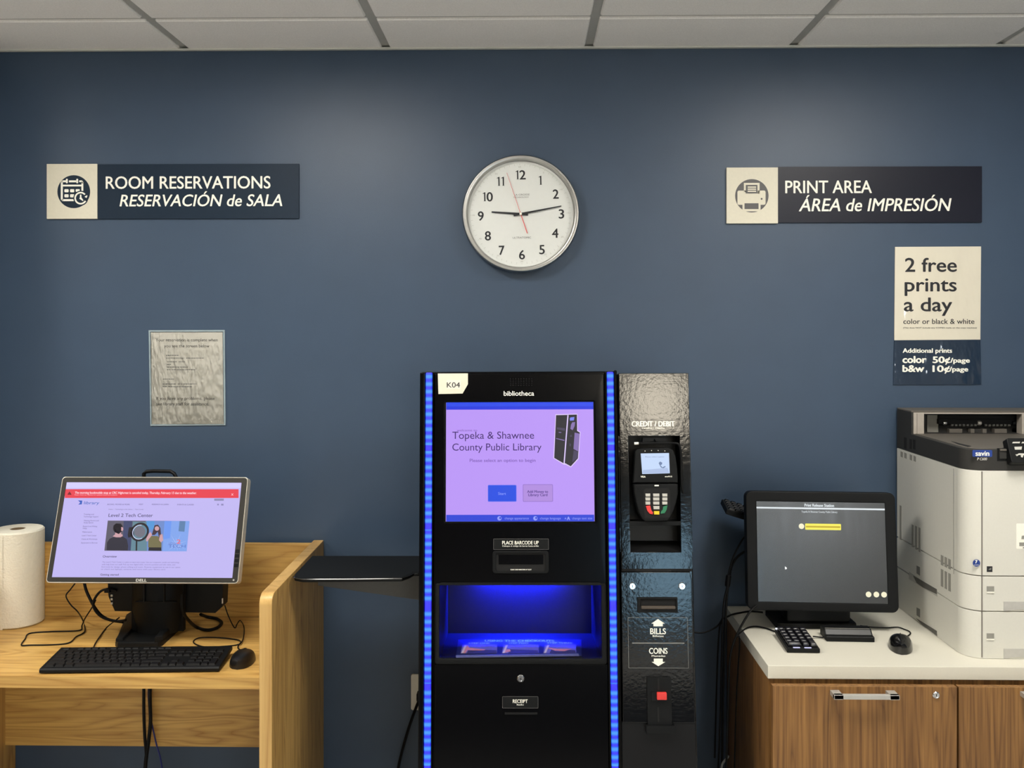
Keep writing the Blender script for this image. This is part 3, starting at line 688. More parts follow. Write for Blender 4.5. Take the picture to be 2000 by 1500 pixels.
    g = MB().prism(FB.pp([q3(286, 868), q3(1660, 850), q3(1660, 862), q3(290, 880)], .003), .002, .006); g.build('plate_edge', mat('clear_acrylic_edge', (84, 88, 140), 0.2), sh, FB)
    g = MB()
    for s_, x0, x1, yb_, yt in (('USING THE CHECKOUTS', 612, 1385, 706, 686), ('STEP ONE', 430, 665, 730, 716), ('STEP TWO', 878, 1095, 730, 716), ('STEP THREE', 1308, 1590, 728, 712)):
        g.text(s_, *FB.r(*(q3(x0, yt)+q3(x1, yb_)), .002), .0024, .02)
    g.build('lettering', mat('pale_blue_print', (150, 170, 230), 0.6), sh, FB, smooth=False)
    PB = [mat('pale_print', (170, 160, 170), .5), mat('skin_print', (170, 112, 112), 0.5), mat('pale_violet_print', (84, 84, 150), 0.5), mat('shadow_print', (40, 40, 60), 0.5)]
    for (x0, x1, hand_) in ((340, 748, [(345, 830), (420, 740), (440, 775), (620, 790), (600, 802), (420, 800), (390, 835)]), (800, 1212, [(830, 830), (840, 795), (890, 790), (900, 812)]), (1262, 1630, [(1290, 770), (1420, 785), (1580, 785), (1500, 810), (1400, 806)])):
        g = MB(); g.prism(FB.pp([q3(x0, 835), q3(x1, 832), q3(x1, 738), q3(x0+20, 740)], .002), .002, .0024, mi=2)
        g.prism(FB.pp([q3(x0+70, 838), q3(x1-5, 835), q3(x1-8, 800), q3(x0+90, 790)], .0024), .0024, .0026, mi=3)
        g.prism(FB.pp([q3(*p) for p in hand_], .0026), .0026, .0028, mi=1)
        g.prism(FB.pp([q3(x0+8, 832), q3(x0+30, 832), q3(x0+70, 742), q3(x0+45, 742)], .0026), .0028, .003, mi=0)
        g.build('photo_print', PB, sh, FB, smooth=False)
    # lock, receipt label and slot
    def lock(fr, x, y, r, root, nn):
        a, c = fr.p(x, y, nn); g = MB().lathe([(0, nn), (r, nn), (r, nn+.002), (r*.8, nn+.004), (r*.62, nn+.004), (r*.58, nn+.003), (0, nn+.003)], 24, Matrix.Translation((a, c, 0)))
        L = g.build('lock', M['chrome'], root, fr); MB().box(a-.0007, a+.0007, c-.003, c+.003, nn+.003, nn+.0035).build('keyhole', M['hole'], L, fr)
    lock(F, 1017, 1325, .0095, t, n2)
    label(981, 1360, 1051.3, 1383.3, [('RECEIPT', 1001.7, 1030.5, 1372.8, 1365.9, .012), ('Recibo', 1009.5, 1023, 1377.6, 1374.6, .01)], n2, lab='label plate reading RECEIPT')
    o = F.r(985.7, 1391.5, 1049.7, 1394.5, n2); g = MB().box(*o, n2-.001, n2+.0004); g.box(o[0], o[1], o[2]-.0012, o[2], n2-.001, n2+.002, mi=1); g.build('receipt_slot', [M['hole'], M['softblack']], t, F)
    # side shelf with its wedge-shaped support
    zt = at_y(700, 1085, -0.19).z; pts = [at_z(x, y, zt) for x, y in ((603, 1085), (818, 1085), (818, 1117), (808, 1117.5), (800, 1122), (785, 1127.5), (590, 1129), (575, 1126), (567, 1121), (566, 1117))]
    xl = -0.612
    pp = [(max(p.x, xl), p.y) for p in pts]; pp[1] = (F.w(aL, 0).x+.01, pp[1][1]); pp[2] = (pp[1][0], pp[2][1])
    g = MB().prism(pp, zt-.012, zt, .004, both=True); sh = g.build('side_shelf', M['softblack'], t, ID, label='black side shelf')
    ed = [at_z(x, y, zt) for x, y in ((572, 1124), (578, 1126.5), (590, 1128.6), (690, 1128.2), (785, 1127), (800, 1122), (808, 1118), (817, 1117.5))]
    MB().tube([Vector((max(p.x, xl+.002), p.y-.0008, zt-.004)) for p in ed], .0022, smooth=False).build('shelf_edge', mat('polished_black_edge', (20, 20, 20), .12, spec=1.0), sh, ID)
    g = MB(); w0 = at_y(632, 1131, -.13)
    prof = [(-.592, zt-.012), (F.w(aL, 0).x+.03, zt-.012), (F.w(aL, 0).x+.03, at_y(822, 1177, -.2).z), (-.592, at_y(632, 1143, -.2).z)]
    Mx = Matrix(((1, 0, 0, 0), (0, 0, -1, -.2), (0, 1, 0, 0), (0, 0, 0, 1)))
    g.prism(prof, -.004, .004, .001, M=Mx); g.build('shelf_bracket', M['gusset'], sh, ID)
    return label, lock
label_plate, lock_part = kiosk()

def payment():
    PL = 6.3
    F = lean((0, -0.43, 1.0), PL, -0.2)
    t = thing('payment_tower', (F.w(*F.p(1280, 1100)).x, -0.4, 0), 'narrow black payment tower with card reader attached right of the kiosk', 'payment terminal')
    a0, a1, b0, b1 = F.r(1206.5, 728.5, 1346, 780); bF = (0-F.o.z)/F.ey.z+.006; D = .16
    r = F.r(1228, 851.5, 1328.5, 1022); r2 = F.r(1231, 1028, 1329, 1078); hb = F.p(1280, 1112)[1]
    low = F.p(1280, 1500)[1]
    b = MB(); b.box(a0, a1, bF, r2[2], -D, -.002, .004); b.box(a0, r[0], r2[2], r[3], -D, -.002); b.box(r[1], a1, r2[2], r[3], -D, -.002); b.box(a0, a1, r[3], b1, -D, -.002, .004); b.box(a0, a1, r2[2], r[3], -D, -D+.02)
    b.build('body', M['orange_peel'], t, F)
    g = MB()
    g.ring([(a0+.003, hb+.001), (a1-.0015, hb+.001), (a1-.0015, b1-.001), (a0+.003, b1-.001)], [(r2[0], r2[2]), (r2[1], r2[2]), (r[1], r[3]), (r[0], r[3])], -.002, .004, .0012)
    g.build('upper_panel', M['orange_peel'], t, F)
    l0, l1, lb, lt = F.r(1214, 1116, 1353, 1410)
    MB().prism([(l0, lb), (l1, lb), (l1, lt-.02), (l1-.004, lt), (l0, lt)], -.002, .008, .002).build('bill_panel', M['orange_peel'], t, F)
    h0 = F.r(1214, 1110.5, 1350, 1115.5); g = MB().box(*h0, -.002, .006); g.box(h0[0], h0[0]+.035, h0[2]+.001, h0[3]-.001, .006, .0075, mi=1).box(h0[1]-.05, h0[1]-.004, h0[2]+.001, h0[3]-.001, .006, .0075, mi=1); g.build('hinge', [M['hole'], M['softblack']], t, F)
    # recess behind the card reader
    g = MB(); d = -.07
    g.poly3([(r[0], r2[2], d), (r[1], r2[2], d), (r[1], r[3], d), (r[0], r[3], d)]); g.poly3([(r[0], r2[2], d), (r[0], r[3], d), (r[0], r[3], .003), (r[0], r2[2], .003)]); g.poly3([(r[1], r2[2], d), (r[1], r2[2], .003), (r[1], r[3], .003), (r[1], r[3], d)])
    g.poly3([(r[0], r[3], d), (r[1], r[3], d), (r[1], r[3], .003), (r[0], r[3], .003)]); g.poly3([(r[0], r2[2], .003), (r[1], r2[2], .003), (r[1], r2[2]+.02, d), (r[0], r2[2]+.02, d)])
    g.build('reader_recess', mat('black_recess_liner', (12, 12, 13), 0.5), t, F, smooth=False)
    k = F.r(1228, 1018, 1330, 1026); MB().box(k[0], k[1], k[2], k[3], -.05, .004, .001).build('recess_ledge', M['softblack'], t, F)
    label_plate(1218, 820.7, 1334, 843, [('CREDIT / DEBIT', 1234, 1317.5, 832.6, 822.8, .022), ('Cr\u00e9dito / D\u00e9bito', 1253.5, 1298, 837.8, 834.2, .01)], .004, F, 'label plate reading CREDIT / DEBIT', .001, t, M['orange_peel'])
    # card reader
    q = lambda x, y: (1200+x/5.556, 820+y/5.556); nb = -.03; n1 = .012
    P = lambda pts, n: F.pp([q(*p) for p in pts], n)
    cr = MB().prism(P([(225, 345), (245, 318), (330, 308), (500, 305), (590, 306), (640, 326), (668, 400), (684, 520), (692, 640), (690, 684), (203, 684), (206, 640), (212, 560), (220, 430)], n1), nb, n1, .004).build('card_reader', M['softblack'], t, F, label='black card reader with lit screen and number keys')
    MB().prism(P([(205, 704), (225, 696), (670, 690), (692, 698), (694, 800), (672, 900), (640, 1000), (600, 1075), (575, 1100), (335, 1106), (300, 1080), (262, 1010), (228, 880), (212, 790)], n1), nb, n1+.002, .006).build('keypad_housing', M['softblack'], cr, F)
    MB().prism(P([(318, 765), (340, 745), (580, 742), (606, 765), (606, 900), (600, 1060), (330, 1066), (316, 900)], n1+.002), n1+.0018, n1+.0026).build('keypad', M['hole'], cr, F)
    sw = MB().prism(P([(285, 365), (592, 360), (600, 580), (302, 588)], n1), n1, n1+.0008).build('screen', em((196, 216, 248)), cr, F, label='small lit card reader screen')
    def tx(g, s, x0, x1, yb, yt, n, bo=0, mi=0): g.text(s, *F.r(*(q(x0, yt)+q(x1, yb)), n), n, bo, mi=mi)
    g = MB(); n = n1+.0012
    tx(g, 'Please select option', 335, 540, 407, 396, n)
    g.prism(P([(480, 470), (495, 452), (520, 465), (515, 485), (500, 490), (520, 515), (552, 500), (555, 512), (530, 525), (505, 518)], n), n, n+.0001, mi=0)
    g.prism(P([(312, 545), (575, 520), (596, 578), (305, 584)], n1+.0009), n1+.0008, n1+.0009, mi=1)
    g.build('lettering', [em((108, 128, 168)), em((172, 190, 226))], cr, F, smooth=False)
    g = MB()
    for (x, y) in ((332, 338), (403, 333), (475, 333), (547, 337)): a, c = F.p(*q(x, y), n1); g.prism(circ(a, c, .0011, 10), n1, n1+.0006)
    tx(g, 'mx915', 550, 625, 622, 608, n1+.0006, .03); tx(g, 'VISA', 285, 338, 626, 608, n1+.0006, .06)
    g.prism(P([(436, 706), (482, 706), (480, 720), (434, 720)], n1+.002), n1+.002, n1+.0028)
    g.build('reader_marks', M['ivory'], cr, F, smooth=False)
    n = n1+.0024
    def key(pts, m): MB().prism(P(pts, n), n, n+.003, .0008).build('key', m, cr, F)
    for y in (800, 842, 886):
        for x0, x1 in ((335, 388), (418, 487), (517, 573)): key([(x0, y), (x1, y), (x1, y+33), (x0+3, y+33)], M['keygrey'])
    key([(420, 934), (488, 934), (488, 970), (425, 970)], M['keygrey'])
    key([(340, 934), (387, 928), (402, 985), (418, 1000), (416, 1026), (382, 1018), (356, 985)], M['red']); key([(528, 940), (574, 926), (566, 975), (545, 1012), (502, 1018), (505, 992), (522, 975)], M['green']); key([(428, 990), (487, 990), (487, 1027), (430, 1027)], M['yellow'])
    # stylus lying across the top of the reader with its tether
    st = MB().tube([F.w(*F.p(*q(262, 255), .012), .012), F.w(*F.p(*q(640, 252), .012), .012)], .0024).build('stylus', M['rubber'], t)
    MB().tube([F.w(*F.p(*q(216, 256), .012), .012), F.w(*F.p(*q(262, 255), .012), .012)], .0034).build('stylus_tip', M['ivory'], st)
    MB().tube([F.w(*F.p(*q(x, y), nn), nn) for x, y, nn in ((640, 252, .012), (690, 262, .012), (716, 310, .01), (726, 420, .008), (730, 600, .008), (736, 720, .008), (748, 800, .006))], .0028).build('tether', M['rubber'], st)
    MB().prism(P([(310, 195), (560, 195), (560, 240), (450, 232), (435, 205), (420, 232), (305, 240)], 0), -.02, .002).build('stylus_holder', M['black'], t, F)
    # bill slot, locks, bills and coins label
    n = .008
    for x in (1235, 1332): lock_part(F, x, 1144.8, .0092, t, n)
    o = F.r(1244.6, 1166.5, 1323, 1196, n); i = F.r(1250, 1169.5, 1320, 1184, n)
    bs = MB().ring(rrect(*o, .001), rrect(*i, .001), n-.001, n+.005, .001).build('bill_slot', M['black'], t, F)
    MB().box(*i, n-.0008, n+.0005).build('slot_mouth', M['hole'], bs, F)
    MB().box(*F.r(1252, 1183, 1319, 1189.5, n+.005), n+.004, n+.009, .002).build('slot_lip', M['brass'], bs, F)
    z = lambda x, y: (1190+x/3.66, 1090+y/3.66)
    o = F.r(1227, 1206, 1344, 1305, n); g = MB(); w = .0008
    g.prism(rrect(*o, .001), n, n+.0004); g.ring(rrect(*o, .001), rrect(o[0]+w, o[1]-w, o[2]+w, o[3]-w, .0008), n+.0004, n+.0006, mi=1)
    g.box(*F.r(1234.5, 1255, 1336.7, 1257, n), n+.0004, n+.0008, mi=1)
    L = g.build('label_plate', [M['orange_peel'], M['greyink']], t, F, label='label plate for bills and coins with arrows')
    g = MB()
    for pts in ([(348, 435), (397, 468), (382, 468), (382, 487), (315, 487), (315, 468), (300, 468)], [(318, 718), (382, 718), (382, 742), (400, 742), (350, 772), (303, 742), (318, 742)]):
        g.prism(F.pp([z(*p) for p in pts], n), n+.0006, n+.001)
    for s, x0, x1, yb, yt, bo in (('BILLS', 293, 403, 543, 502, .014), ('Billetes', 310, 387, 563, 550, .01), ('COINS', 285, 415, 683, 643, .014), ('Monedas', 303, 400, 705, 692, .01)): g.text(s, *F.r(*(z(x0, yt)+z(x1, yb)), n), n+.001, bo)
    g.build('lettering', M['ivory'], L, F, smooth=False)
    # coin unit
    o = F.r(1263.8, 1322, 1310.8, 1416, n)
    cu = MB().box(*o, n-.002, n+.006, .001).build('coin_unit', M['softblack'], t, F)
    for (y0, y1) in ((862, 950), (1065, 1172)): MB().box(*F.r(*(z(345, y0)+z(358, y1)), n+.006), n+.0058, n+.0066).build('coin_slot', M['hole'], cu, F)
    MB().box(*F.r(*(z(300, 955)+z(345, 1022)), n+.006), n+.006, n+.009, .0008).build('button_base', M['black'], cu, F)
    MB().box(*F.r(*(z(340, 960)+z(410, 1012)), n+.012), n+.006, n+.016, .0015).build('reject_button', M['red'], cu, F, label='red coin return button')
    MB().box(*F.r(1261, 1415, 1317, 1430, n), n-.002, n+.014, .0012).build('coin_cup', M['softblack'], cu, F)
    # lower cabinet front
    a, c, d, e = F.r(1214, 1408, 1358, 1440); MB().box(a, c, bF+.03, e, -.002, .004, .0015).build('lower_door', mat('lower_black_door', (12, 12, 14), 0.5, spec=0.25), t, F)
payment()

# ================================================================ left desk
ZD = 0.736
def desk():
    xi, xo, xl = -0.652, -0.620, -1.60
    t = thing('study_desk', (-1.1, -0.25, 0), 'oak study desk with raised back and side panels under the left monitor', 'desk')
    yf = at_z(300, 1322, ZD).y
    MB().box(xl+.033, xi, yf+.004, -.045, ZD-.03, ZD, .001).build('desktop', M['oak'], t)
    MB().box(xl+.033, xi, yf, yf+.004, ZD-.03, ZD, .001).build('edge_strip', M['oak'], t)
    yp = -.572; zt = .958
    Mx = Matrix(((0, 0, 1, 0), (1, 0, 0, 0), (0, 1, 0, 0), (0, 0, 0, 1)))   # (a,b,n) -> y,z,x
    def panel(x0, x1):
        pr = [(-.002, 0), (-.002, zt)]+[(yp+.028+.028*math.cos(math.radians(90+90*i/6)), zt-.028+.028*math.sin(math.radians(90+90*i/6))) for i in range(7)]+[(yp, 0)]
        g = MB().prism(pr, x0, x1, .003, M=Mx, both=True)
        for f in g.bm.faces:
            if abs(f.normal.x) < .9: f.material_index = 1
        g.build('side_panel', [M['oak_z'], M['oakedge']], t)
    panel(xi, xo); panel(xl, xl+.033)
    MB().box(xl+.033, xi, -.045, -.022, ZD, .955, .001).build('back_panel', M['oak'], t)
    MB().box(xl+.033, xi, -.06, -.037, .352, ZD-.03, .001).build('modesty_panel', M['oak'], t)
desk()

def towel():
    p = at_y(32, 1100, -.105); x, y = p.x+.004, p.y; r = .0715; h = .276
    t = thing('paper_towel_roll', (x, y, ZD), 'white paper towel roll standing at the left end of the oak desk', 'paper towel')
    MB().lathe([(.021, 0), (r-.004, 0), (r, .004), (r, h-.004), (r-.004, h), (.021, h), (.021, 0)], 64, Matrix.Translation((x, y, ZD+.001))).build('paper', M['towel'], t)
    MB().lathe([(.0205, .002), (.0205, h-.001), (.0175, h-.001), (.0175, .002), (.0205, .002)], 32, Matrix.Translation((x, y, ZD+.001))).build('cardboard_core', M['card'], t)
    rows = []
    for j in range(9):
        rows.append([(x+(r+.0016-.0014*(1-i/12)**2)*math.cos(math.radians(205+5.2*i)), y+(r+.0016-.0014*(1-i/12)**2)*math.sin(math.radians(205+5.2*i)), ZD+.002+(h-.004)*j/8+.001*math.sin(j*2+i*.4)*(j == 0)) for i in range(13)])
    MB().grid3(rows).build('loose_edge', M['towel'], t)
towel()

def monitor():
    yb, yt = -.352, -.262
    pB = at_y(278, 1139.5, yb); F = lean((pB.x, yb, pB.z), 18.4)
    t = thing('desktop_monitor', (-1.05, -.25, ZD), 'dark framed monitor on a black stand showing a lilac library web page', 'monitor')
    o = F.pp([(90, 1139.5), (466, 1138.5), (483.5, 933), (121, 930)])
    al = (o[0][0]+o[3][0])/2; ar = (o[1][0]+o[2][0])/2; bb = (o[0][1]+o[1][1])/2; bt = (o[2][1]+o[3][1])/2
    s = F.pp([(102.5, 1128), (454.5, 1128), (471, 943.3), (128.7, 941.4)], .0); sl = (s[0][0]+s[3][0])/2; sr = (s[1][0]+s[2][0])/2; sb = (s[0][1]+s[1][1])/2; stp = (s[2][1]+s[3][1])/2
    MB().ring(rrect(al, ar, bb, bt, .009), rrect(al+.0022, ar-.0022, bb+.0022, bt-.0022, .008), -.028, .0, .001).build('silver_rim', mat('silver_rim_plastic', (206, 200, 186), .35, metal=.3), t, F)
    MB().ring(rrect(al+.0022, ar-.0022, bb+.0022, bt-.0022, .008), rrect(sl, sr, sb, stp, .001), -.02, .0008, .0008).build('bezel', M['bezel'], t, F)
    MB().prism(rrect(al+.01, ar-.01, bb+.01, bt-.01, .02), -.055, -.02, 0).build('back_shell', M['black'], t, F)
    g = MB()
    for k in range(4): g.box(sr+.002, ar-.004, sb+.028+k*.0125, sb+.037+k*.0125, .0008, .0016, .0003)
    g.build('menu_button', M['black'], t, F)
    a, c = F.p(456.3, 1133, .001); MB().prism(circ(a, c, .0024, 16), .0008, .0018).build('power_button', M['satin'], t, F)
    MB().text('DELL', *F.r(265.8, 1130.8, 286.5, 1135.8, .001), .0012, .05).build('lettering', M['keygrey'], t, F, smooth=False)
    sc = MB().box(sl, sr, sb, stp, -.004, -.001).build('screen', em((193, 183, 242)), t, F, label='lit screen with a lilac web page and red banner')
    # page content, laid out with the same corners as the screen
    n = -.0008; u0 = sr-sl; v0 = stp-sb
    cor = [(232, 197), (1862, 207), (1782, 1087), (107, 1085)]
    def f(x, y): return F.p(80+x/4.762, 900+y/4.762, n)
    def quad(g, x0, y0, x1, y1, mi, d=0, r=0):
        a, b = f(x0, y1), f(x1, y0); c, e = f(x0, y0), f(x1, y1)
        g.prism([a, e, b, c], n+d, n+d+.0001, mi=mi)
    g = MB(); quad(g, 232, 200, 1858, 255, 0); quad(g, 222, 264, 1838, 346, 1)
    g.prism([f(245, 316), f(286, 316), f(266, 284)], n+.0002, n+.0003, mi=2); quad(g, 1612, 352, 1700, 372, 3)
    g.build('banner', [em((212, 206, 255)), em((232, 62, 78)), em((120, 16, 30)), em((140, 138, 178))], sc, F, smooth=False)
    g = MB()
    def T(s_, x0, x1, yb_, yt_, bo=0, mi=0, d=.0004, sh=0):
        p, q = f(x0, yb_), f(x1, yb_); tp = f(x0, yt_); g.text(s_, p[0], q[0], p[1], tp[1], n+d, bo, sh, mi=mi)
    T('The morning bookmobile stop at CRC Highcrest is canceled today, Thursday, February 13 due to the weather.', 315, 1448, 306, 286, .012, 1)
    T('Please check our website for updated times and locations', 312, 710, 322, 312, 0, 2)
    T('X', 1768, 1790, 324, 304, 0, 1)
    T('Level 2 Tech Center', 628, 1040, 521, 491, .004, 0)
    T('Overview', 575, 705, 899, 880, .008, 0); T('Getting started', 552, 722, 1067, 1049, .008, 0)
    T('BOOKS, MOVIES & MORE', 618, 826, 411, 400, .01, 3); T('VISIT', 908, 950, 411, 400, .01, 3); T('RESEARCH & LEARN', 1032, 1187, 411, 400, .01, 3); T('EVENTS & CLASSES', 1268, 1422, 413, 402, .01, 3)
    T('Home  /  Technology at the Library  /  Tech Center', 630, 955, 456, 446, 0, 3)
    T('library', 400, 540, 404, 378, .015, 5)
    for i, (s_, x0, x1, y) in enumerate((('Training and', 398, 492, 503), ('Technology Support', 397, 535, 525), ('Meeting Rooms and', 400, 538, 562), ('Study Spaces', 398, 487, 581), ('Research and Writing', 390, 522, 615), ('Help', 390, 427, 634), ('Makerspace', 386, 475, 668), ('Level 2 Tech Center', 380, 516, 701), ('Classes & Workshops', 376, 524, 734), ('Equipment to Borrow', 374, 526, 768))): T(s_, x0, x1, y, y-12, .004, 3)
    for s_, x0, x1, y in (('The Level 2 Tech Center is a place to learn and create. Use our computers, studio and technology', 570, 1288, 948), ('with help from our staff. Pick up new digital skills, record a podcast and edit video, and', 566, 1248, 970), ('find tools for design, photo editing and music. Reserve equipment to use in our space', 563, 1296, 993), ('or check out laptops, cameras and more with your library card.', 559, 1160, 1014)): T(s_, x0, x1, y, y-13, .002, 4)
    g.build('lettering', [em((66, 58, 98)), em((255, 226, 236)), em((250, 180, 196)), em((110, 102, 156)), em((132, 124, 184)), em((96, 120, 200))], sc, F, smooth=False)
    # site logo and the page photo
    g = MB(); g.prism([f(345, 368), f(385, 370), f(380, 405), f(348, 408), f(366, 388)], n+.0003, n+.0004, mi=0); quad(g, 1640, 400, 1655, 414, 1, .0003); quad(g, 1676, 400, 1698, 416, 1, .0003)
    g.build('site_mark', [em((50, 92, 190)), em((140, 134, 186))], sc, F, smooth=False)
    g = MB()
    def pl(pts, mi, d): g.prism([f(*p) for p in pts], n+d, n+d+.0001, mi=mi)
    pl([(590, 836), (1355, 842), (1383, 560), (622, 556)], 0, .0002)
    pl([(760, 836), (835, 836), (850, 560), (770, 558)], 1, .0004); pl([(835, 836), (985, 838), (1000, 570), (855, 565)], 2, .0004)
    pl([(975, 560), (1150, 560), (1130, 840), (985, 838)], 3, .0004); pl([(985, 560), (1058, 560), (1050, 640), (980, 640)], 4, .0005)
    pl([(1130, 842), (1355, 842), (1383, 560), (1150, 560)], 5, .0004); pl([(1150, 560), (1215, 560), (1200, 720), (1142, 730)], 6, .0005); pl([(1290, 560), (1345, 562), (1335, 660), (1280, 655)], 7, .0005)
    for k in range(14):
        a = math.radians(k*360/14+8); c = (1262, 775); q = [(c[0]+math.cos(a-.07)*20, c[1]+math.sin(a-.07)*16), (c[0]+math.cos(a)*105*(.6+.4*(k % 2)), c[1]+max(-95, min(62, math.sin(a)*100*(.6+.4*(k % 2))))), (c[0]+math.cos(a+.07)*20, c[1]+math.sin(a+.07)*16)]
        pl(q, 8, .0006)
    # person seen from behind
    pl([(612, 832), (615, 760), (640, 725), (690, 703), (760, 703), (800, 730), (812, 790), (808, 834)], 9, .0007); pl([(668, 703), (690, 685), (758, 683), (762, 700), (740, 712), (700, 712)], 10, .0008)
    pl([(690, 690), (694, 650), (745, 650), (748, 690)], 10, .0008); pl(circ(716, 630, 44, 20), 11, .0009); pl([(674, 605), (700, 582), (745, 584), (762, 610), (755, 655), (725, 682), (690, 665)], 11, .0009); pl([(748, 615), (764, 620), (768, 640), (758, 655), (748, 650)], 10, .001)
    # ring light
    pl(circ(920, 660, 52, 28), 12, .0009); g.prism(arcband(*f(920, 662), .0195, .0252, -180, 180, 40), n+.001, n+.0011, mi=11); g.prism(arcband(*f(918, 663), .0178, .0195, 80, 300, 30), n+.0011, n+.0012, mi=8)
    pl([(884, 740), (898, 738), (896, 836), (882, 836)], 11, .001); pl([(820, 620), (860, 615), (868, 700), (815, 715), (808, 690)], 11, .001)
    # person facing the light
    pl([(1000, 836), (1005, 800), (1120, 800), (1122, 838)], 11, .0007); pl([(998, 805), (1000, 720), (1030, 698), (1085, 700), (1112, 720), (1122, 770), (1122, 806)], 13, .0008)
    pl([(978, 745), (985, 700), (1020, 660), (1035, 690), (1008, 725), (990, 752)], 10, .0009); pl([(1105, 690), (1130, 680), (1138, 740), (1118, 760), (1100, 740)], 10, .0009)
    pl([(1032, 690), (1058, 600), (1090, 594), (1112, 625), (1118, 690), (1100, 720), (1088, 660), (1060, 690)], 14, .0009); pl(circ(1080, 630, 21, 18), 10, .001)
    n_ = n
    p, q = f(1185, 808), f(1345, 808); tp = f(1185, 780); g.text('TECH', p[0], q[0], p[1], tp[1], n_+.0012, -.01, mi=15)
    p, q = f(1262, 770), f(1298, 770); tp = f(1262, 734); g.text('2', p[0], q[0], p[1], tp[1], n_+.0012, .02, mi=16)
    p, q = f(1190, 776), f(1256, 776); tp = f(1190, 760); g.text('LEVEL', p[0], q[0], p[1], tp[1], n_+.0012, -.01, mi=15)
    g.build('picture', [em(c) for c in ((92, 88, 104), (60, 68, 106), (98, 134, 150), (110, 140, 204), (84, 150, 214), (128, 164, 236), (108, 152, 240), (92, 128, 172), (214, 222, 255), (42, 40, 56), (206, 160, 168), (34, 30, 38), (112, 112, 126), (116, 110, 76), (64, 44, 56), (92, 116, 200), (236, 110, 120))], sc, F, smooth=False)
    # stand: base, column, computer hung behind
    z = ZD+.0005
    fp = [at_z(x, y, ZD) for x, y in ((225, 1262), (230, 1266), (308, 1265), (318, 1261), (357, 1225), (359, 1212), (352, 1203), (256, 1203), (246, 1210))]
    MB().prism([(p.x, p.y) for p in fp], z, z+.016, .006).build('stand_base', M['black'], t)
    tri = [(at_z(x, y, ZD+.016)) for x, y in ((226, 1252), (250, 1212), (262, 1207), (268, 1222), (240, 1252))]
    g = MB().prism([(p.x, p.y) for p in tri], z+.015, z+.024, .004)
    tri = [(at_z(x, y, ZD+.016)) for x, y in ((302, 1254), (318, 1250), (358, 1212), (350, 1200), (338, 1206), (322, 1226))]
    g.prism([(p.x, p.y) for p in tri], z+.015, z+.030, .005); g.build('base_arm', M['softblack'], t)
    p0_, p1_ = at_y(251, 1180, -.235), at_y(357, 1180, -.235); zt = .98
    rows = []
    for j in range(6):
        zz = z+.03+(zt-z-.03)*j/5 if j else z+.014; k = 1 if j else .8
        rows.append([(p0_.x+(p1_.x-p0_.x)*(.5+(i/10-.5)*k), -.215-.045*math.sin(math.pi*i/10)**.6-.0*j, zz) for i in range(11)])
    g = MB().grid3(rows); g.box(p0_.x+.003, p1_.x-.003, -.222, -.205, z+.015, zt); g.build('stand_column', M['softblack'], t)
    g = MB()
    for x in (281, 320):
        p = at_y(x, 1160, -.262); g.box(p.x-.0016, p.x+.0016, -.2635, -.25, at_y(x, 1176, -.262).z, at_y(x, 1135, -.262).z)
    p, q = at_y(255, 1176, -.262), at_y(352, 1176, -.262); g.box(p.x+.012, q.x-.012, -.2615, -.25, p.z-.0012, p.z+.0012); g.build('column_groove', M['hole'], t)
    c0, c1 = at_y(214, 1150, -.19), at_y(438, 1150, -.19); zb = at_y(400, 1195, -.19).z
    MB().prism([(c0.x, c0.z), (c0.x+.002, c0.z-.02), (c0.x+.02, zb+.004), (c1.x-.022, zb), (c1.x-.002, zb+.018), (c1.x, c0.z), (c1.x, 1.12), (c0.x, 1.12)], .155, .203, .003, M=Matrix(((1, 0, 0, 0), (0, 0, -1, 0), (0, 1, 0, 0), (0, 0, 0, 1)))).build('computer_case', M['black'], t)
    g = MB()
    for y in (1163, 1170, 1178): p = at_y(218, y, -.204); g.box(p.x-.002, p.x+.004, -.207, -.2, p.z-.003, p.z+.003, .0008)
    g.build('port', M['satin'], t)
    p = at_y(434, 1174, -.204); MB().box(p.x-.001, p.x+.0015, -.2045, -.2, p.z-.007, p.z+.007).build('sticker', M['keygrey'], t)
    H = [at_y(x, y, -.2) for x, y in ((281, 940), (281, 925), (286, 921), (300, 920), (333, 920.5), (340, 925), (345, 934), (348, 945))]
    MB().tube(H, .0052, smooth=False).build('carry_handle', M['rubber'], t)
    MB().box(at_y(280, 940, -.2).x-.006, at_y(347, 940, -.2).x+.006, -.215, -.185, at_y(300, 1000, -.2).z-.1, at_y(300, 937, -.2).z, .002).build('stand_head', M['black'], t)
monitor()

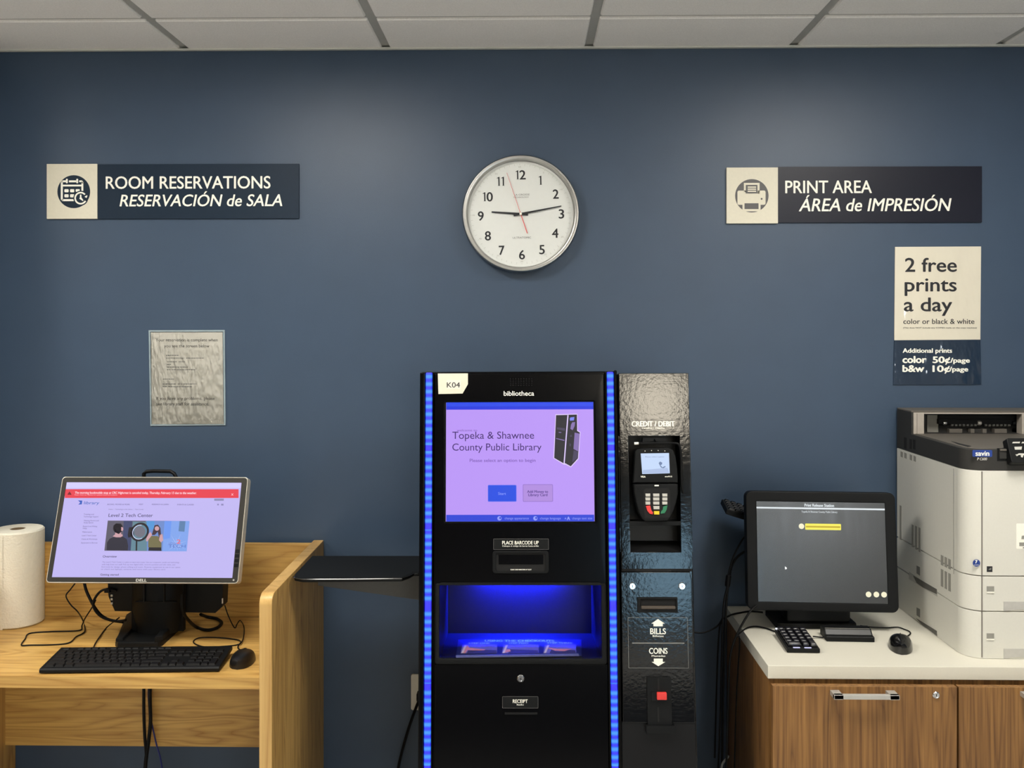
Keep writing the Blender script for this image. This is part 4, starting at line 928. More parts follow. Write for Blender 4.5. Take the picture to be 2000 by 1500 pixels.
KEYMESH = {}
def keycap(w, d, h=.005):
    k = (round(w, 4), round(d, 4), h)
    if k not in KEYMESH:
        t = bmesh.new(); lo = [(-w/2, -d/2), (w/2, -d/2), (w/2, d/2), (-w/2, d/2)]; ins = min(.0022, w*.14)
        A = [t.verts.new((x, y, 0)) for x, y in lo]; B = [t.verts.new((x-math.copysign(ins, x), y-math.copysign(ins, y)+.0006, h)) for x, y in lo]
        for i in range(4): t.faces.new((A[i], A[(i+1) % 4], B[(i+1) % 4], B[i]))
        t.faces.new(B); me = bpy.data.meshes.new('key'); t.to_mesh(me); t.free(); KEYMESH[k] = me
    return KEYMESH[k]
KEYM = mat('black_keycap', (17, 17, 18), .45, spec=.35, vary=.08)
def roundcap(w, d, h, m):
    k = (round(w, 4), round(d, 4), h, m.name)
    if k not in KEYMESH:
        t = bmesh.new(); bmesh.ops.create_cube(t, size=1)
        for v in t.verts:
            q = .80 if v.co.z > 0 else 1.0
            v.co = Vector((v.co.x*w*q, v.co.y*d*q+(.0004 if v.co.z > 0 else 0), (v.co.z+.5)*h))
        bmesh.ops.bevel(t, geom=[e for e in t.edges if any(v.co.z > h*.5 for v in e.verts)], offset=.0018, segments=3, affect='EDGES', profile=.5)
        me = bpy.data.meshes.new('key'); t.to_mesh(me); t.free(); me.materials.append(m)
        for p in me.polygons: p.use_smooth = True
        KEYMESH[k] = me
    return KEYMESH[k]
def addkey(root, fr, a, b, w, d, z, h=.005, m=None):
    me = roundcap(w-.0022, d-.0022, h, m) if m else keycap(w-.0016, d-.0016, h)
    if not me.materials: me.materials.append(KEYM)
    o = bpy.data.objects.new('key', me); C.objects.link(o); put(o, root, fr.M @ Matrix.Translation((a, b, z)))
    return o
def keyboard():
    zt = ZD+.014
    pl, pr = at_z(76, 1306, zt), at_z(428, 1302.5, zt); ex = pr-pl; ex.z = 0; Wd = ex.length; ex.normalize()
    Dp = .124; up = .012
    F = Fr((pl.x, pl.y, ZD), ex, Vector((-ex.y, ex.x, .085)))
    t = thing('keyboard', (F.w(Wd/2, Dp/2).x, F.w(Wd/2, Dp/2).y, ZD), 'black full-size keyboard on the oak desk in front of the left monitor', 'keyboard')
    pr_ = [(0, .003), (0, .010), (.004, .0135), (Dp-.003, .0155), (Dp, .013), (Dp, .003)]
    Mx = Matrix(((0, 0, 1, 0), (1, 0, 0, 0), (0, 1, 0, 0), (0, 0, 0, 1)))
    MB().prism(pr_, 0, Wd, .002, M=Mx, both=True).build('case', M['black'], t, F)
    u = (Wd-.02)/22.6; z = .0135
    x0 = .01; rows = [(.0135, [1.25, 1.25, 1.25, 6.25, 1.25, 1.25, 1.25, 1.25]), (.0315, [2.25]+[1]*10+[2.75]), (.0495, [1.75]+[1]*11+[2.25]), (.0675, [1.5]+[1]*12+[1.5]), (.0855, [1]*13+[2])]
    for b, ws in rows:
        a = x0
        for w in ws: addkey(t, F, a+w*u/2, b+.004, w*u, .0178, z); a += w*u
    fx = [0]+[2+i for i in range(4)]+[6.5+i for i in range(4)]+[11+i for i in range(4)]
    for q in fx: addkey(t, F, x0+(q+.5)*u, .112, u, .014, z, .004)
    nx = x0+15.25*u
    for i in range(3):
        addkey(t, F, nx+(i+.5)*u, .0895, u, .0178, z); addkey(t, F, nx+(i+.5)*u, .0715, u, .0178, z); addkey(t, F, nx+(i+.5)*u, .0175, u, .0178, z)
    addkey(t, F, nx+1.5*u, .0355, u, .0178, z)
    px = nx+3.25*u
    for j, b in enumerate((.0895, .0715, .0535, .0355)):
        for i in range(3): addkey(t, F, px+(i+.5)*u, b, u, .0178, z)
    addkey(t, F, px+u, .0175, 2*u, .0178, z); addkey(t, F, px+2.5*u, .0175, u, .0178, z)
    addkey(t, F, px+3.5*u, .0895, u, .0178, z); addkey(t, F, px+3.5*u, .0625, u, .036, z); addkey(t, F, px+3.5*u, .0265, u, .036, z)
    for x in (.03, Wd-.03): MB().box(x-.012, x+.012, Dp-.03, Dp-.016, -.0085, .004, .001).build('foot', M['black'], t, F)
    pts = [at_y(233, 1206, -.2), at_y(224, 1213, -.21), at_z(208, 1226, ZD+.004), at_z(193, 1246, ZD+.003), at_z(184, 1261, ZD+.003), at_z(184, 1268, ZD+.005), at_z(196, 1271, ZD+.012)]
    MB().tube(pts, .0018).build('cord', M['rubber'], t)
keyboard()
def mouse_body(L, Wd, H, asym=0.0, taper=0.0):
    rows = []; N = 18
    for j in range(N+1):
        v = j/N; y = L*(v-.5); s = max(0, 1-abs(2*v-1)**2.6)**.5; w = Wd/2*(.93+.07*math.sin(math.pi*v))*s*(1-taper*(1-v)); hh = H*(max(0, 1-abs((v-.42)/.6)**2.3)**.62 if v < 1 else 0)
        row = []
        for i in range(17):
            th = math.pi*i/16; cx = math.cos(th); k = abs(math.sin(th))**.75
            row.append((w*math.copysign(abs(cx)**.8, cx)*(1-.05*k), y+asym*w*cx, max(.0, hh*k)))
        rows.append(row)
    return rows
def mouse(label, loc, yaw, L, Wd, H, m, cordpts, group='computer mice', taper=0.0):
    t = thing('computer_mouse', loc, label, 'mouse', group); F = Fr(loc, (math.cos(yaw), math.sin(yaw), 0), (-math.sin(yaw), math.cos(yaw), 0))
    g = MB().grid3(mouse_body(L, Wd, H, 0, taper)); g.prism([(Wd/2*.93*math.cos(k*math.pi/12)*.94*(1-taper*(1-(.5+.48*math.sin(k*math.pi/12)))), L/2*.97*math.sin(k*math.pi/12)) for k in range(24)], .0005, .002)
    bmesh.ops.recalc_face_normals(g.bm, faces=g.bm.faces[:]); g.build('shell', m, t, F, ang=80)
    Mw = Matrix.Translation((0, L*.22, H*.6)) @ Matrix.Rotation(math.pi/2, 4, 'Y'); MB().lathe([(0, -.0035), (.009, -.0035), (.0095, 0), (.009, .0035), (0, .0035)], 24, Mw).build('scroll_wheel', M['softblack'], t, F)
    MB().tube([F.w(0, L*.05, H*1.0), F.w(0, L*.2, H*.93), F.w(0, L*.38, H*.62)], .0006).build('button_gap', M['hole'], t)
    MB().tube([F.w(0, L*.47, H*.2)]+cordpts, .0017).build('cord', M['rubber'], t)
zc = ZD+.0025
mouse('black mouse on the oak desk right of the full-size keyboard', tuple(at_z(474, 1293, ZD+.0005)), .06, .108, .061, .031, mat('satin_black_mouse', (20, 20, 21), .33),
      [at_z(467, 1268, zc), at_z(465, 1262, zc), at_z(470, 1253, zc+.002), at_z(457, 1248.5, zc), at_z(420, 1245, zc), at_z(388, 1246, zc), at_z(378, 1255, zc), at_z(400, 1263.5, zc), at_z(440, 1262, zc), at_z(462, 1259.5, zc), at_z(472, 1254, zc+.004), at_z(476.5, 1239, zc), at_z(476, 1223, zc), at_y(469, 1212, -.2), at_y(463, 1219, -.19), at_y(458, 1226, -.185), at_y(446, 1203, -.19), at_y(439, 1182, -.2)])
Yc = -.2
cable('monitor_cable', 'thin black cable looped across the oak desk beside the towel roll',
      [at_y(147, 1139, Yc), at_y(137, 1152, Yc), at_y(129, 1164, Yc), at_y(138, 1181, Yc), at_y(152, 1195, -.19), at_z(162, 1212, zc), at_z(166, 1231, zc), at_z(160, 1238, zc), at_z(148, 1244, zc), at_z(136, 1255, zc), at_z(108, 1259, zc), at_z(60, 1260, zc), at_z(42, 1260, zc), at_z(49, 1248, zc), at_z(58, 1237, zc), at_z(100, 1233.5, zc), at_z(154, 1231.5, zc), at_z(160, 1222, zc), at_y(166, 1208, -.18), at_y(180, 1186, -.2), at_y(187, 1172, -.21)], .0019, M['rubber'])
cable('display_cable', 'thick black cable drooping from the left monitor to its stand', [at_y(164, 1134, Yc), at_y(168, 1152, Yc), at_y(176, 1170, Yc), at_y(186, 1188, Yc), at_y(198, 1202, Yc), at_y(215, 1211, Yc), at_y(240, 1215, -.21)], .0042, M['rubber'])
cable('video_cable', 'black plugged cable curving out left of the computer case', [at_y(228, 1154, -.208), at_y(212, 1151, -.21), at_y(198, 1154, -.21), at_y(187, 1166, -.21), at_y(182, 1180, -.21), at_y(188, 1195, -.21), at_y(203, 1207, -.21), at_y(228, 1213, -.21), at_y(246, 1211, -.215)], .0036, M['rubber'],
      lambda g: g.box(at_y(205, 1152, -.21).x, at_y(216, 1152, -.21).x, -.217, -.203, at_y(210, 1157, -.21).z, at_y(210, 1149, -.21).z, .002))
cable('charger_cable', 'thick black cable looped on the oak desk right of the monitor stand', [at_y(355, 1160, -.262), at_y(355, 1180, -.264), at_y(358, 1196, -.262), at_y(368, 1211, -.24), at_z(384, 1225, ZD+.006), at_z(405, 1230.5, ZD+.005), at_z(424, 1226, ZD+.005), at_z(433, 1217, ZD+.005), at_z(424, 1209, ZD+.006), at_z(405, 1205, ZD+.012), at_y(392, 1200, -.13)], .0046, M['rubber'])
for nm, lab, pts, r, m in (('hanging_cable', 'black cable hanging under the oak desk, left of the pair', [(281, 1330), (281, 1390), (283, 1440), (286, 1480), (281, 1520), (278, 1600)], .0045, M['rubber']),
                       ('hanging_cable', 'black cable hanging under the oak desk, right of the pair', [(293, 1330), (293, 1370), (294, 1410), (290, 1450), (284, 1500), (281, 1600)], .0052, M['rubber']),
                       ('network_cable', 'thin blue cable hanging under the oak desk', [(290, 1330), (291, 1380), (298, 1420), (306, 1456), (313, 1480), (318, 1520), (320, 1600)], .0022, M['bluecable'])):
    cable(nm, lab, [at_y(x, y, -.085 if nm != 'network_cable' else -.075) for x, y in pts], r, m)

# ================================================================ counter on the right
ZW = 0.767
def counter():
    xl, xr = .597, XR-.003; yf = at_z(1497, 1300, ZW).y
    o = MB().box(xl, xr, yf, -.012, ZW-.033, ZW, .002).build('worktop', M['laminate'], None); tag(o, 'pale laminate worktop under the printer and touch terminal', 'worktop')
    yc = yf+.006; zt = ZW-.033
    F = Fr((0, yc-.018, 0), (1, 0, 0), (0, 0, 1))
    xs = F.p(1864.5, 1400)[0]
    def cab(x0, x1, lab, hx, lockx):
        t = thing('storage_cabinet', ((x0+x1)/2, yc/2, 0), lab, 'cabinet', 'walnut cabinets under the worktop')
        g = MB().box(x0, x0+.018, yc, -.02, .0, zt-.001).box(x1-.018, x1, yc, -.02, .0, zt-.001).box(x0+.018, x1-.018, -.03, -.02, .0, zt-.001).box(x0+.018, x1-.018, yc, -.03, .08, .098).box(x0+.018, x1-.018, yc, -.03, zt-.019, zt-.001).box(x0+.018, x1-.018, yc+.04, yc+.055, 0, .08)
        g.build('body', M['walnut'], t)
        d = MB().box(x0+.001, x1-.0025, .085, zt-.006, -.0, .018, .001).build('door', M['walnut'], t, F)
        if hx:
            a0, a1 = F.p(hx[0], 1358, .018)[0], F.p(hx[1], 1358, .018)[0]; bz = F.p(1680, 1361, .046)[1]
            g = MB().box(a0, a1, bz-.0055, bz+.0055, .040, .050, .001)
            for a in (a0, a1-.022): g.prism([(a, .018), (a+.022, .018), (a+(.022 if a == a0 else .022), .05), (a, .05)], bz-.0055, bz+.0055, .0008, M=Matrix(((1, 0, 0, 0), (0, 0, 1, 0), (0, 1, 0, 0), (0, 0, 0, 1))))
            g.build('handle', M['satin'], d, F)
        if lockx: lock_part(F, lockx, 1357.4, .0088, d, .018)
    cab(xl+.003, xs, 'walnut storage cabinet with lock under the touch terminal', (1621, 1747), 1828)
    cab(xs+.001, xr, 'walnut storage cabinet under the printer at the right edge', (1992, 2120), None)
counter()

def terminal():
    yb = -.262; pB = at_y(1610, 1195, yb); F = lean((pB.x, yb, pB.z), 6.5, .35, -1.6)
    t = thing('touch_terminal', (.82, -.22, ZW), 'black touchscreen print terminal with dark grey screen on the pale worktop', 'touch terminal')
    o = F.pp([(1462, 1193), (1758, 1196.5), (1747.5, 961), (1455, 960.5)]); al = (o[0][0]+o[3][0])/2; ar = (o[1][0]+o[2][0])/2; bb = (o[0][1]+o[1][1])/2; bt = (o[2][1]+o[3][1])/2
    q = lambda x, y: (1390+x/3.28, 920+y/3.28)
    s = F.pp([q(303, 840), q(1138, 848), q(1100, 202), q(283, 197)]); sl = (s[0][0]+s[3][0])/2; sr = (s[1][0]+s[2][0])/2; sb = (s[0][1]+s[1][1])/2; st = (s[2][1]+s[3][1])/2
    MB().ring(rrect(al, ar, bb, bt, .018, 8), rrect(sl, sr, sb, st, .0015, 8), -.03, 0, .004).build('bezel', M['softblack'], t, F)
    MB().prism(rrect(al+.012, ar-.012, bb+.012, bt-.012, .03), -.06, -.028).build('back_shell', M['black'], t, F)
    m, nt, b = newmat('dark_lit_screen'); b.inputs['Base Color'].default_value = rgb((34, 34, 33)); b.inputs['Roughness'].default_value = .34; b.inputs['Specular IOR Level'].default_value = .8
    nz = nt.nodes.new('ShaderNodeTexNoise'); nz.inputs['Scale'].default_value = 40; mp = nt.nodes.new('ShaderNodeMapping'); mp.inputs['Scale'].default_value = (1, .15, 1); tc = nt.nodes.new('ShaderNodeTexCoord'); rm = nt.nodes.new('ShaderNodeMapRange')
    nt.links.new(tc.outputs['Object'], mp.inputs[0]); nt.links.new(mp.outputs[0], nz.inputs['Vector']); nt.links.new(nz.outputs[0], rm.inputs[0]); rm.inputs[3].default_value = .20; rm.inputs[4].default_value = .30; nt.links.new(rm.outputs[0], b.inputs['Roughness'])
    b.inputs['Emission Color'].default_value = rgb((58, 58, 56)); b.inputs['Emission Strength'].default_value = .2
    sc = MB().box(sl, sr, sb, st, -.004, -.001).build('screen', m, t, F, label='dark grey screen with white line and yellow field')
    n = -.001
    g = MB(); y0 = F.r(1476, 991.6, 1726, 994.8, n); g.box(sl, sr, y0[2], y0[3], n, n+.0003)
    c5 = lambda x, y: (1470+x/7.407, 970+y/7.407)
    g.text('Print Release Station', *F.r(*(c5(750, 106)+c5(1175, 146)), n), n+.0004, .02); g.text('Topeka & Shawnee County Public Library', *F.r(*(c5(705, 208)+c5(1225, 232)), n), n+.0004, .005)
    g.build('lettering', em((225, 232, 236)), sc, F, smooth=False)
    g = MB(); o = F.r(*(c5(760, 392)+c5(1278, 482)), n); g.prism(rrect(*o, .002), n, n+.0003); g.box(o[0]+.002, o[1]-.002, (o[2]+o[3])/2-.0022, (o[2]+o[3])/2+.0022, n+.0003, n+.0005, mi=1); g.build('input_field', [em((250, 238, 92)), em((196, 170, 40))], sc, F, smooth=False)
    g = MB()
    for x, y, r in ((1565.4, 1027.8, .0075), (1696.4, 1161, .0076), (1711.6, 1161.2, .0076), (1726.6, 1161.5, .0076)): a, c = F.p(x, y, n); g.prism(circ(a, c, r, 24), n, n+.0003)
    g.build('round_button', em((246, 240, 206)), sc, F, smooth=False)
    g = MB(); g.prism(F.pp([(1533, 1106), (1533, 1112), (1536.5, 1111.5), (1537, 1109)], n), n, n+.0003); g.build('pointer', em((250, 250, 250)), sc, F, smooth=False)
    # pedestal
    p0_, p1_ = at_z(1508, 1226, ZW), at_z(1675, 1226, ZW); y0_ = p0_.y-.01
    MB().prism(rrect(p0_.x+.01, p1_.x-.005, y0_, -.09, .012), ZW+.0005, ZW+.016, .004).build('stand_base', M['black'], t)
    MB().box(p0_.x+.04, p1_.x-.02, -.215, -.15, ZW+.014, .94, .01).build('stand_column', M['black'], t)
    MB().box(p0_.x-.03, p1_.x+.02, -.195, -.09, .93, .985, .01).build('computer_case', M['black'], t)
terminal()
def spare_keyboard():
    p = at_y(1415, 984, -.10)
    ex = Vector((.95, -.02, -.30)); F = Fr((p.x, -.10, p.z), ex, Vector((.02, .99, .12)))
    t = thing('keyboard', (p.x+.1, -.15, p.z-.03), 'spare black keyboard propped behind the touch terminal', 'keyboard')
    MB().box(0, .26, -.05, .05, -.016, 0, .003).build('case', M['softblack'], t, F)
    for i in range(13):
        for j in range(5): addkey(t, F, .014+i*.019, -.04+j*.019, .019, .019, 0, .005)
spare_keyboard()

def numpad():
    pl, pr = at_z(1537, 1275.5, ZW), at_z(1602, 1276.5, ZW); ex = (pr-pl); Wd = ex.length; ex.normalize(); Dp = .134
    F = Fr(tuple(pl+Vector((0, 0, .0005))), ex, Vector((-ex.y, ex.x, .05)))
    t = thing('number_keypad', tuple(pl), 'small black number keypad on the pale worktop in front of the terminal', 'keypad')
    MB().box(0, Wd, 0, Dp, 0, .012, .0025).build('case', M['black'], t, F)
    MB().box(.001, Wd-.001, .001, Dp-.001, .009, .0095).build('plate', mat('smoky_clear_plate', (70, 70, 72), .2), t, F)
    u = (Wd-.008)/4; ms = mat('shiny_keycap', (30, 30, 36), .2, spec=.9)
    def K(a, b, w, d):
        o = addkey(t, F, a, b, w, d, .0115, .010, ms); return o
    rowsb = [.016, .037, .058, .079, .100, .121]
    K(.004+u, rowsb[0]+.004, 2*u, .021); K(.004+2.5*u, rowsb[0]+.004, u, .021)
    for j in (1, 2, 3, 4, 5):
        for i in range(3): K(.004+(i+.5)*u, rowsb[j], u, .020)
    K(.004+3.5*u, .028, u, .044)
    for j in (2, 3, 4, 5): K(.004+3.5*u, rowsb[j], u, .020)
    g = MB()
    for x in (.3, .64): g.prism(rrect(Wd*x-.009, Wd*x+.009, .002, .006, .0018), .012, .0135)
    g.build('indicator_light', em((214, 214, 250)), t, F)
    a = MB().prism(circ(.004, Dp-.004, .003, 14), .012, .015).build('led_lamp', em((245, 248, 255)), t, F)
    MB().tube([at_z(x, y, ZW+.003) for x, y in ((1527, 1237), (1510, 1232), (1494, 1226.5), (1476, 1223.5), (1460, 1226), (1448, 1234), (1440, 1243))]+[Vector((.585, -.25, ZW-.03)), Vector((.582, -.22, .55)), Vector((.575, -.2, .1))], .002).build('cord', M['rubber'], t)
numpad()
def reader():
    pl, pr = at_z(1614, 1253, ZW), at_z(1708.5, 1254.7, ZW); ex = pr-pl; Wd = ex.length; ex.normalize(); F = Fr(tuple(pl+Vector((0, 0, .0005))), ex, Vector((-ex.y, ex.x, 0)))
    t = thing('card_scanner', tuple(pl), 'low black card scanner with sloped face between keypad and mouse', 'scanner')
    Mx = Matrix(((0, 0, 1, 0), (1, 0, 0, 0), (0, 1, 0, 0), (0, 0, 0, 1)))
    MB().prism([(0, 0), (0, .011), (.002, .0135), (.010, .0135), (.014, .0135), (.026, .024), (.030, .026), (.056, .026), (.060, .022), (.060, 0)], 0, Wd, .0015, M=Mx, both=True).build('case', M['softblack'], t, F)
    MB().prism([(.0145, .0142), (.0155, .0137), (.0262, .0238), (.0252, .0244)], .004, Wd-.004, M=Mx).build('scan_face', mat('dark_scan_face', (44, 44, 44), .35), t, F)
    MB().box(.004, Wd-.004, .0265, .030, .025, .0272, .0008).build('top_rib', mat('grey_scanner_edge', (110, 108, 104), .35), t, F)  # paler grey strip along the scanner's top edge
    MB().tube([F.w(-.001, .02, .006), at_z(1606, 1245, ZW+.004), at_z(1598, 1244, ZW+.004), at_z(1588, 1243, ZW+.006)], .0018).build('cord', M['rubber'], t)
reader()
mouse('glossy black mouse on the pale worktop beside the printer', tuple(at_z(1759, 1266, ZW+.0005)), -.34, .105, .068, .036, mat('gloss_black_mouse', (14, 14, 15), .14, spec=.7),
      [at_z(1776, 1240, ZW+.003), at_z(1777, 1234, ZW+.003), at_z(1766, 1229, ZW+.003), at_z(1753, 1225, ZW+.003), at_z(1732, 1226, ZW+.003), at_z(1704, 1225, ZW+.003), at_z(1680, 1222, ZW+.003)], taper=.28)
zc2 = ZW+.003
def ferrite(g):
    p = at_y(1422, 1134, -.17); g.lathe([(0, -.016), (.007, -.016), (.008, -.012), (.008, .012), (.007, .016), (0, .016)], 14, Matrix.Translation(p) @ Matrix.Rotation(.12, 4, 'Y'))
cable('terminal_cable', 'black cable with ferrite bead looping left of the touch terminal', [at_y(1470, 1040, -.17), at_y(1455, 1048, -.17), at_y(1443, 1066, -.17), at_y(1431, 1092, -.17), at_y(1423, 1120, -.17), at_y(1420, 1146, -.17), at_y(1414, 1175, -.17), at_y(1411, 1220, -.17), at_y(1409, 1300, -.17), at_y(1406, 1420, -.17), at_y(1400, 1560, -.17)], .0026, M['rubber'], ferrite)
cable('terminal_cable', 'second black cable curving left from behind the touch terminal', [at_y(1472, 1075, -.150), at_y(1456, 1077, -.150), at_y(1440, 1088, -.150), at_y(1429, 1106, -.150), at_y(1424, 1134, -.148), at_y(1420, 1160, -.150), at_y(1417, 1210, -.16), at_y(1413, 1320, -.16), at_y(1410, 1500, -.16)], .0036, M['rubber'])
cable('terminal_cable', 'thick black cable dropping over the worktop edge from the terminal corner', [at_y(1480, 1180, -.25), at_y(1466, 1193, -.265), at_y(1455, 1210, -.27), at_y(1443, 1232, -.275), at_y(1432, 1258, -.285), at_y(1426, 1285, -.285), at_y(1423, 1340, -.28), at_y(1420, 1450, -.28), at_y(1416, 1580, -.28)], .003, M['rubber'])
cable('terminal_cable', 'black cable crossing the back corner of the worktop', [at_z(1490, 1196, zc2), at_z(1466, 1194, zc2), at_z(1445, 1197, zc2), at_z(1431, 1200, zc2), at_z(1424, 1203, zc2), at_y(1410, 1212, -.1), at_y(1404, 1240, -.09), at_y(1400, 1330, -.09), at_y(1396, 1480, -.09)], .0026, M['rubber'])
cable('wall_cable', 'black cable sagging between the payment tower and the counter', [at_y(1330, 1230, -.12), at_y(1365, 1236, -.11), at_y(1385, 1232, -.1), at_y(1402, 1222, -.09), at_y(1412, 1206, -.1)], .0024, M['rubber'])
cable('grey_cable', 'short pale grey cable end low beside the walnut cabinet', [at_y(1423, 1476, -.2), at_y(1419, 1482, -.2), at_y(1412, 1490, -.2), at_y(1409, 1500, -.2), at_y(1404, 1520, -.2), at_y(1400, 1600, -.2)], .0032, M['greycable'])

# ================================================================ printer
def printer():
    X0 = 1.112; X1 = X0+.47; Yf = at_z(1930, 1287, ZW).y; Yb = at_x(1752, 880, X0).y
    z1 = 1.244; zd = 1.2975; zt = 1.361; Rr = .05
    t = thing('office_printer', ((X0+X1)/2, (Yf+Yb)/2, ZW), 'white and dark grey office printer on the pale worktop', 'printer')
    FF = Fr((0, Yf, 0), (1, 0, 0), (0, 0, 1))                 # front plane
    FS = Fr((X0, 0, 0), (0, -1, 0), (0, 0, 1))                # left side plane (a runs toward the room)
    zs1, zs2 = FF.p(1930, 1125)[1], FF.p(1930, 1194)[1]; xs = FF.p(1918, 1100)[0]
    def fpt(yf=Yf, x0=X0): return [(X1, Yb), (x0, Yb)]+[(x0+Rr-Rr*math.cos(math.radians(90*i/8)), yf+Rr-Rr*math.sin(math.radians(90*i/8))) for i in range(9)]+[(X1, yf)]
    z0 = ZW+.0008
    MB().prism(fpt(), zs1+.0012, z1, .002).build('main_body', M['printer'], t)
    def tray(za, zb, gy, dk):
        g = MB().prism(fpt(), za, zb, .003); gx = FF.p(1960, 1180)[0]
        o = g.build('paper_tray', M['printer'], t)
        # side grip: flat patches, the pocket's shade painted in darker grey
        p = [at_x(x, y, X0) for x, y in gy]; a = [FS_ab(v) for v in p]
        MB().prism(a, -.0002, .0006).build('side_grip', mat('pale_grip_face', (188, 186, 177), .5), o, FS, smooth=False)
        MB().prism([FS_ab(at_x(x, y, X0)) for x, y in dk], .0006, .0010).build('painted_grip_shade', mat('painted_grip_shade', (96, 94, 88), .7), o, FS, smooth=False)
        return o
    def FS_ab(v): return (-v.y, max(v.z, ZW+.0025))
    side = lambda x, y: (1720+x/2.885, 780+y/2.885)
    g1 = [side(*p) for p in ((160, 970), (320, 1080), (320, 1112), (160, 1012))]; g2 = [side(*p) for p in ((160, 1240), (205, 1245), (320, 1325), (320, 1362), (230, 1300))]
    d1 = [side(*p) for p in ((184, 992), (318, 1070), (318, 1098), (240, 1060), (204, 1034))]; d2 = [side(*p) for p in ((200, 1232), (318, 1305), (318, 1352), (232, 1288))]
    t1 = tray(zs2+.0012, zs1-.0012, g1, d1); t2 = tray(z0, zs2-.0012, g2, d2)
    for tr, yy in ((t1, (1175, 1193.5)), (t2, (1267, 1286.5))):
        x0g = FF.p(1960, 1180)[0]; ba, bb_ = FF.p(1980, yy[1])[1], FF.p(1980, yy[0])[1]
        MB().prism([(x0g, ba), (x0g, bb_), (X1-.08, bb_), (X1-.08, ba+.004), (x0g+.022, ba+.004), (x0g+.012, ba+.001)], .0, .0012).build('front_grip', mat('painted_front_grip_shade', (188, 186, 180), .5), tr, FF, smooth=False)  # shade of the grip hollow painted as a flat darker patch
        wa = FF.r(1927, yy[0]-30, 1941.5, yy[0]-19.5); g = MB().box(*wa, 0, .0006); g.box(wa[0], wa[1], wa[2]-.003, wa[2], 0, .002, mi=1); g.build('level_window', [M['ventgrey'], M['ivory']], tr, FF)
    MB().box(xs-.0009, xs+.0009, z0+.003, z1-.002, -.002, .0006).build('panel_seam', M['seam'], t, FF)
    MB().prism([FS_ab(at_x(x, y, X0)) for x, y in (side(410, 390), side(414, 392), side(414, 985), side(410, 983))], -.001, .0004).build('panel_seam', mat('pale_seam', (170, 168, 160), .6), t, FS, smooth=False)
    # vents on the left side
    g = MB()
    def slot(x0, y0, x1, y1):
        sl = .40 if y0 < 500 else .36
        dy = (x1-x0)*.5
        MB().prism([FS_ab(at_x(*side(*p), X0)) for p in ((x0, y0), (x1, y0+dy), (x1, y1+dy), (x0, y1))], -.001, .0006).build('vent', M['ventgrey'], t, FS, smooth=False)
    for x in (340, 361, 382): slot(x, 876+(x-340)*.5, x+14, 932+(x-340)*.5); slot(x, 955+(x-340)*.55, x+14, 1052+(x-340)*.6)
    for x in (176, 196, 215): slot(x, 704+(x-176)*.4, x+10, 830+(x-176)*.7)
    for x in (113, 134, 165, 186): slot(x, 292+(x-113)*.33, x+13, 322+(x-113)*.33)
    slot(108, 596, 118, 788)
    for y in (936, 1172):
        MB().prism([FS_ab(at_x(*side(*p), X0)) for p in ((203, y), (222, y+10), (222, y+58), (203, y+44))], -.001, .0005).build('caution_mark', M['greyink'], t, FS, smooth=False)
    # dark top: front deck and raised rear block
    Yk = at_x(1780, 848, X0).y
    MB().prism(fpt(), z1+.001, zd, .003).build('top_cover', M['printergrey'], t)
    pd = [(X1-.012, Yk), (X0+.012, Yk), (X0+.012, Yf+Rr)]+[(X0+Rr-(Rr-.012)*math.cos(math.radians(90*i/8)), Yf+Rr-(Rr-.012)*math.sin(math.radians(90*i/8))) for i in range(9)]+[(X1-.012, Yf+.012)]
    MB().prism(pd, zd-.002, zd+.0012, .001).build('output_deck', M['printerdeck'], t)
    rb = MB(); ox0 = at_y(1805, 830, Yk).x; ox1 = at_y(1996, 830, Yk).x; zo = at_y(1900, 808.5, Yk).z
    rb.box(X0, X0+.006, Yk, Yb, zd-.002, zt, .001); rb.box(X1-.006, X1, Yk, Yb, zd-.002, zt, .001); rb.box(X0+.006, X1-.006, Yb-.012, Yb, zd-.002, zt)
    rb.build('rear_block', M['printergrey'], t)
    MB().box(X0, X1, Yk, Yb, zt-.001, zt+.004, .0015).build('rear_lid', M['printerdeck'], t)
    rp = MB().box(X0+.006, ox0, Yk, Yk+.03, zd, zt-.001, .001).box(ox1, X1-.006, Yk, Yk+.03, zd, zt-.001, .001).box(ox0, ox1, Yk, Yk+.02, zo, zt-.001)
    rp.build('bay_surround', M['printerlight'], t)
    px = at_y(1791, 830, Yk).x; MB().box(px-.0006, px+.0006, Yk-.0004, Yk+.001, zd+.001, zt-.004).build('surround_seam', M['seam'], t)
    # output bay: dark cavity, rollers, ramps
    yi = Yk+.055
    bay = MB().box(ox0, ox1, yi, yi+.004, zd, zt-.002).box(ox0, ox0+.003, Yk+.02, yi, zd, zt-.002).build('output_bay', mat('dark_bay', (46, 46, 45), .6), t)
    Fb = Fr((0, yi-.002, 0), (1, 0, 0), (0, 0, 1)); b2 = lambda x, y: (1740+x/7.692, 780+y/7.692)
    bx = lambda g, x0, y0, x1, y1, n0, n1, mi=0, bev=0: g.box(*Fb.r(*(b2(x0, y0)+b2(x1, y1)), n1), n0, n1, bev, mi=mi)
    g = MB(); bx(g, 715, 240, 1900, 300, 0, .010); bx(g, 720, 300, 1900, 372, 0, .016, 1); bx(g, 720, 385, 1900, 435, 0, .006); g.build('roller_bar', [M['hole'], M['softblack']], bay, Fb)
    for x in list(range(920, 1290, 58))+list(range(1425, 1790, 58)):
        a, c = Fb.p(*b2(x, 388), .014); MB().lathe([(0, -.0035), (.0042, -.0035), (.0042, .0035), (0, .0035)], 14, Matrix.Translation((a, c, .012)) @ Matrix.Rotation(math.pi/2, 4, 'Y')).build('roller', mat('grey_rubber', (92, 92, 88), .5) if x == 920 else bpy.data.materials['grey_rubber'], bay, Fb)
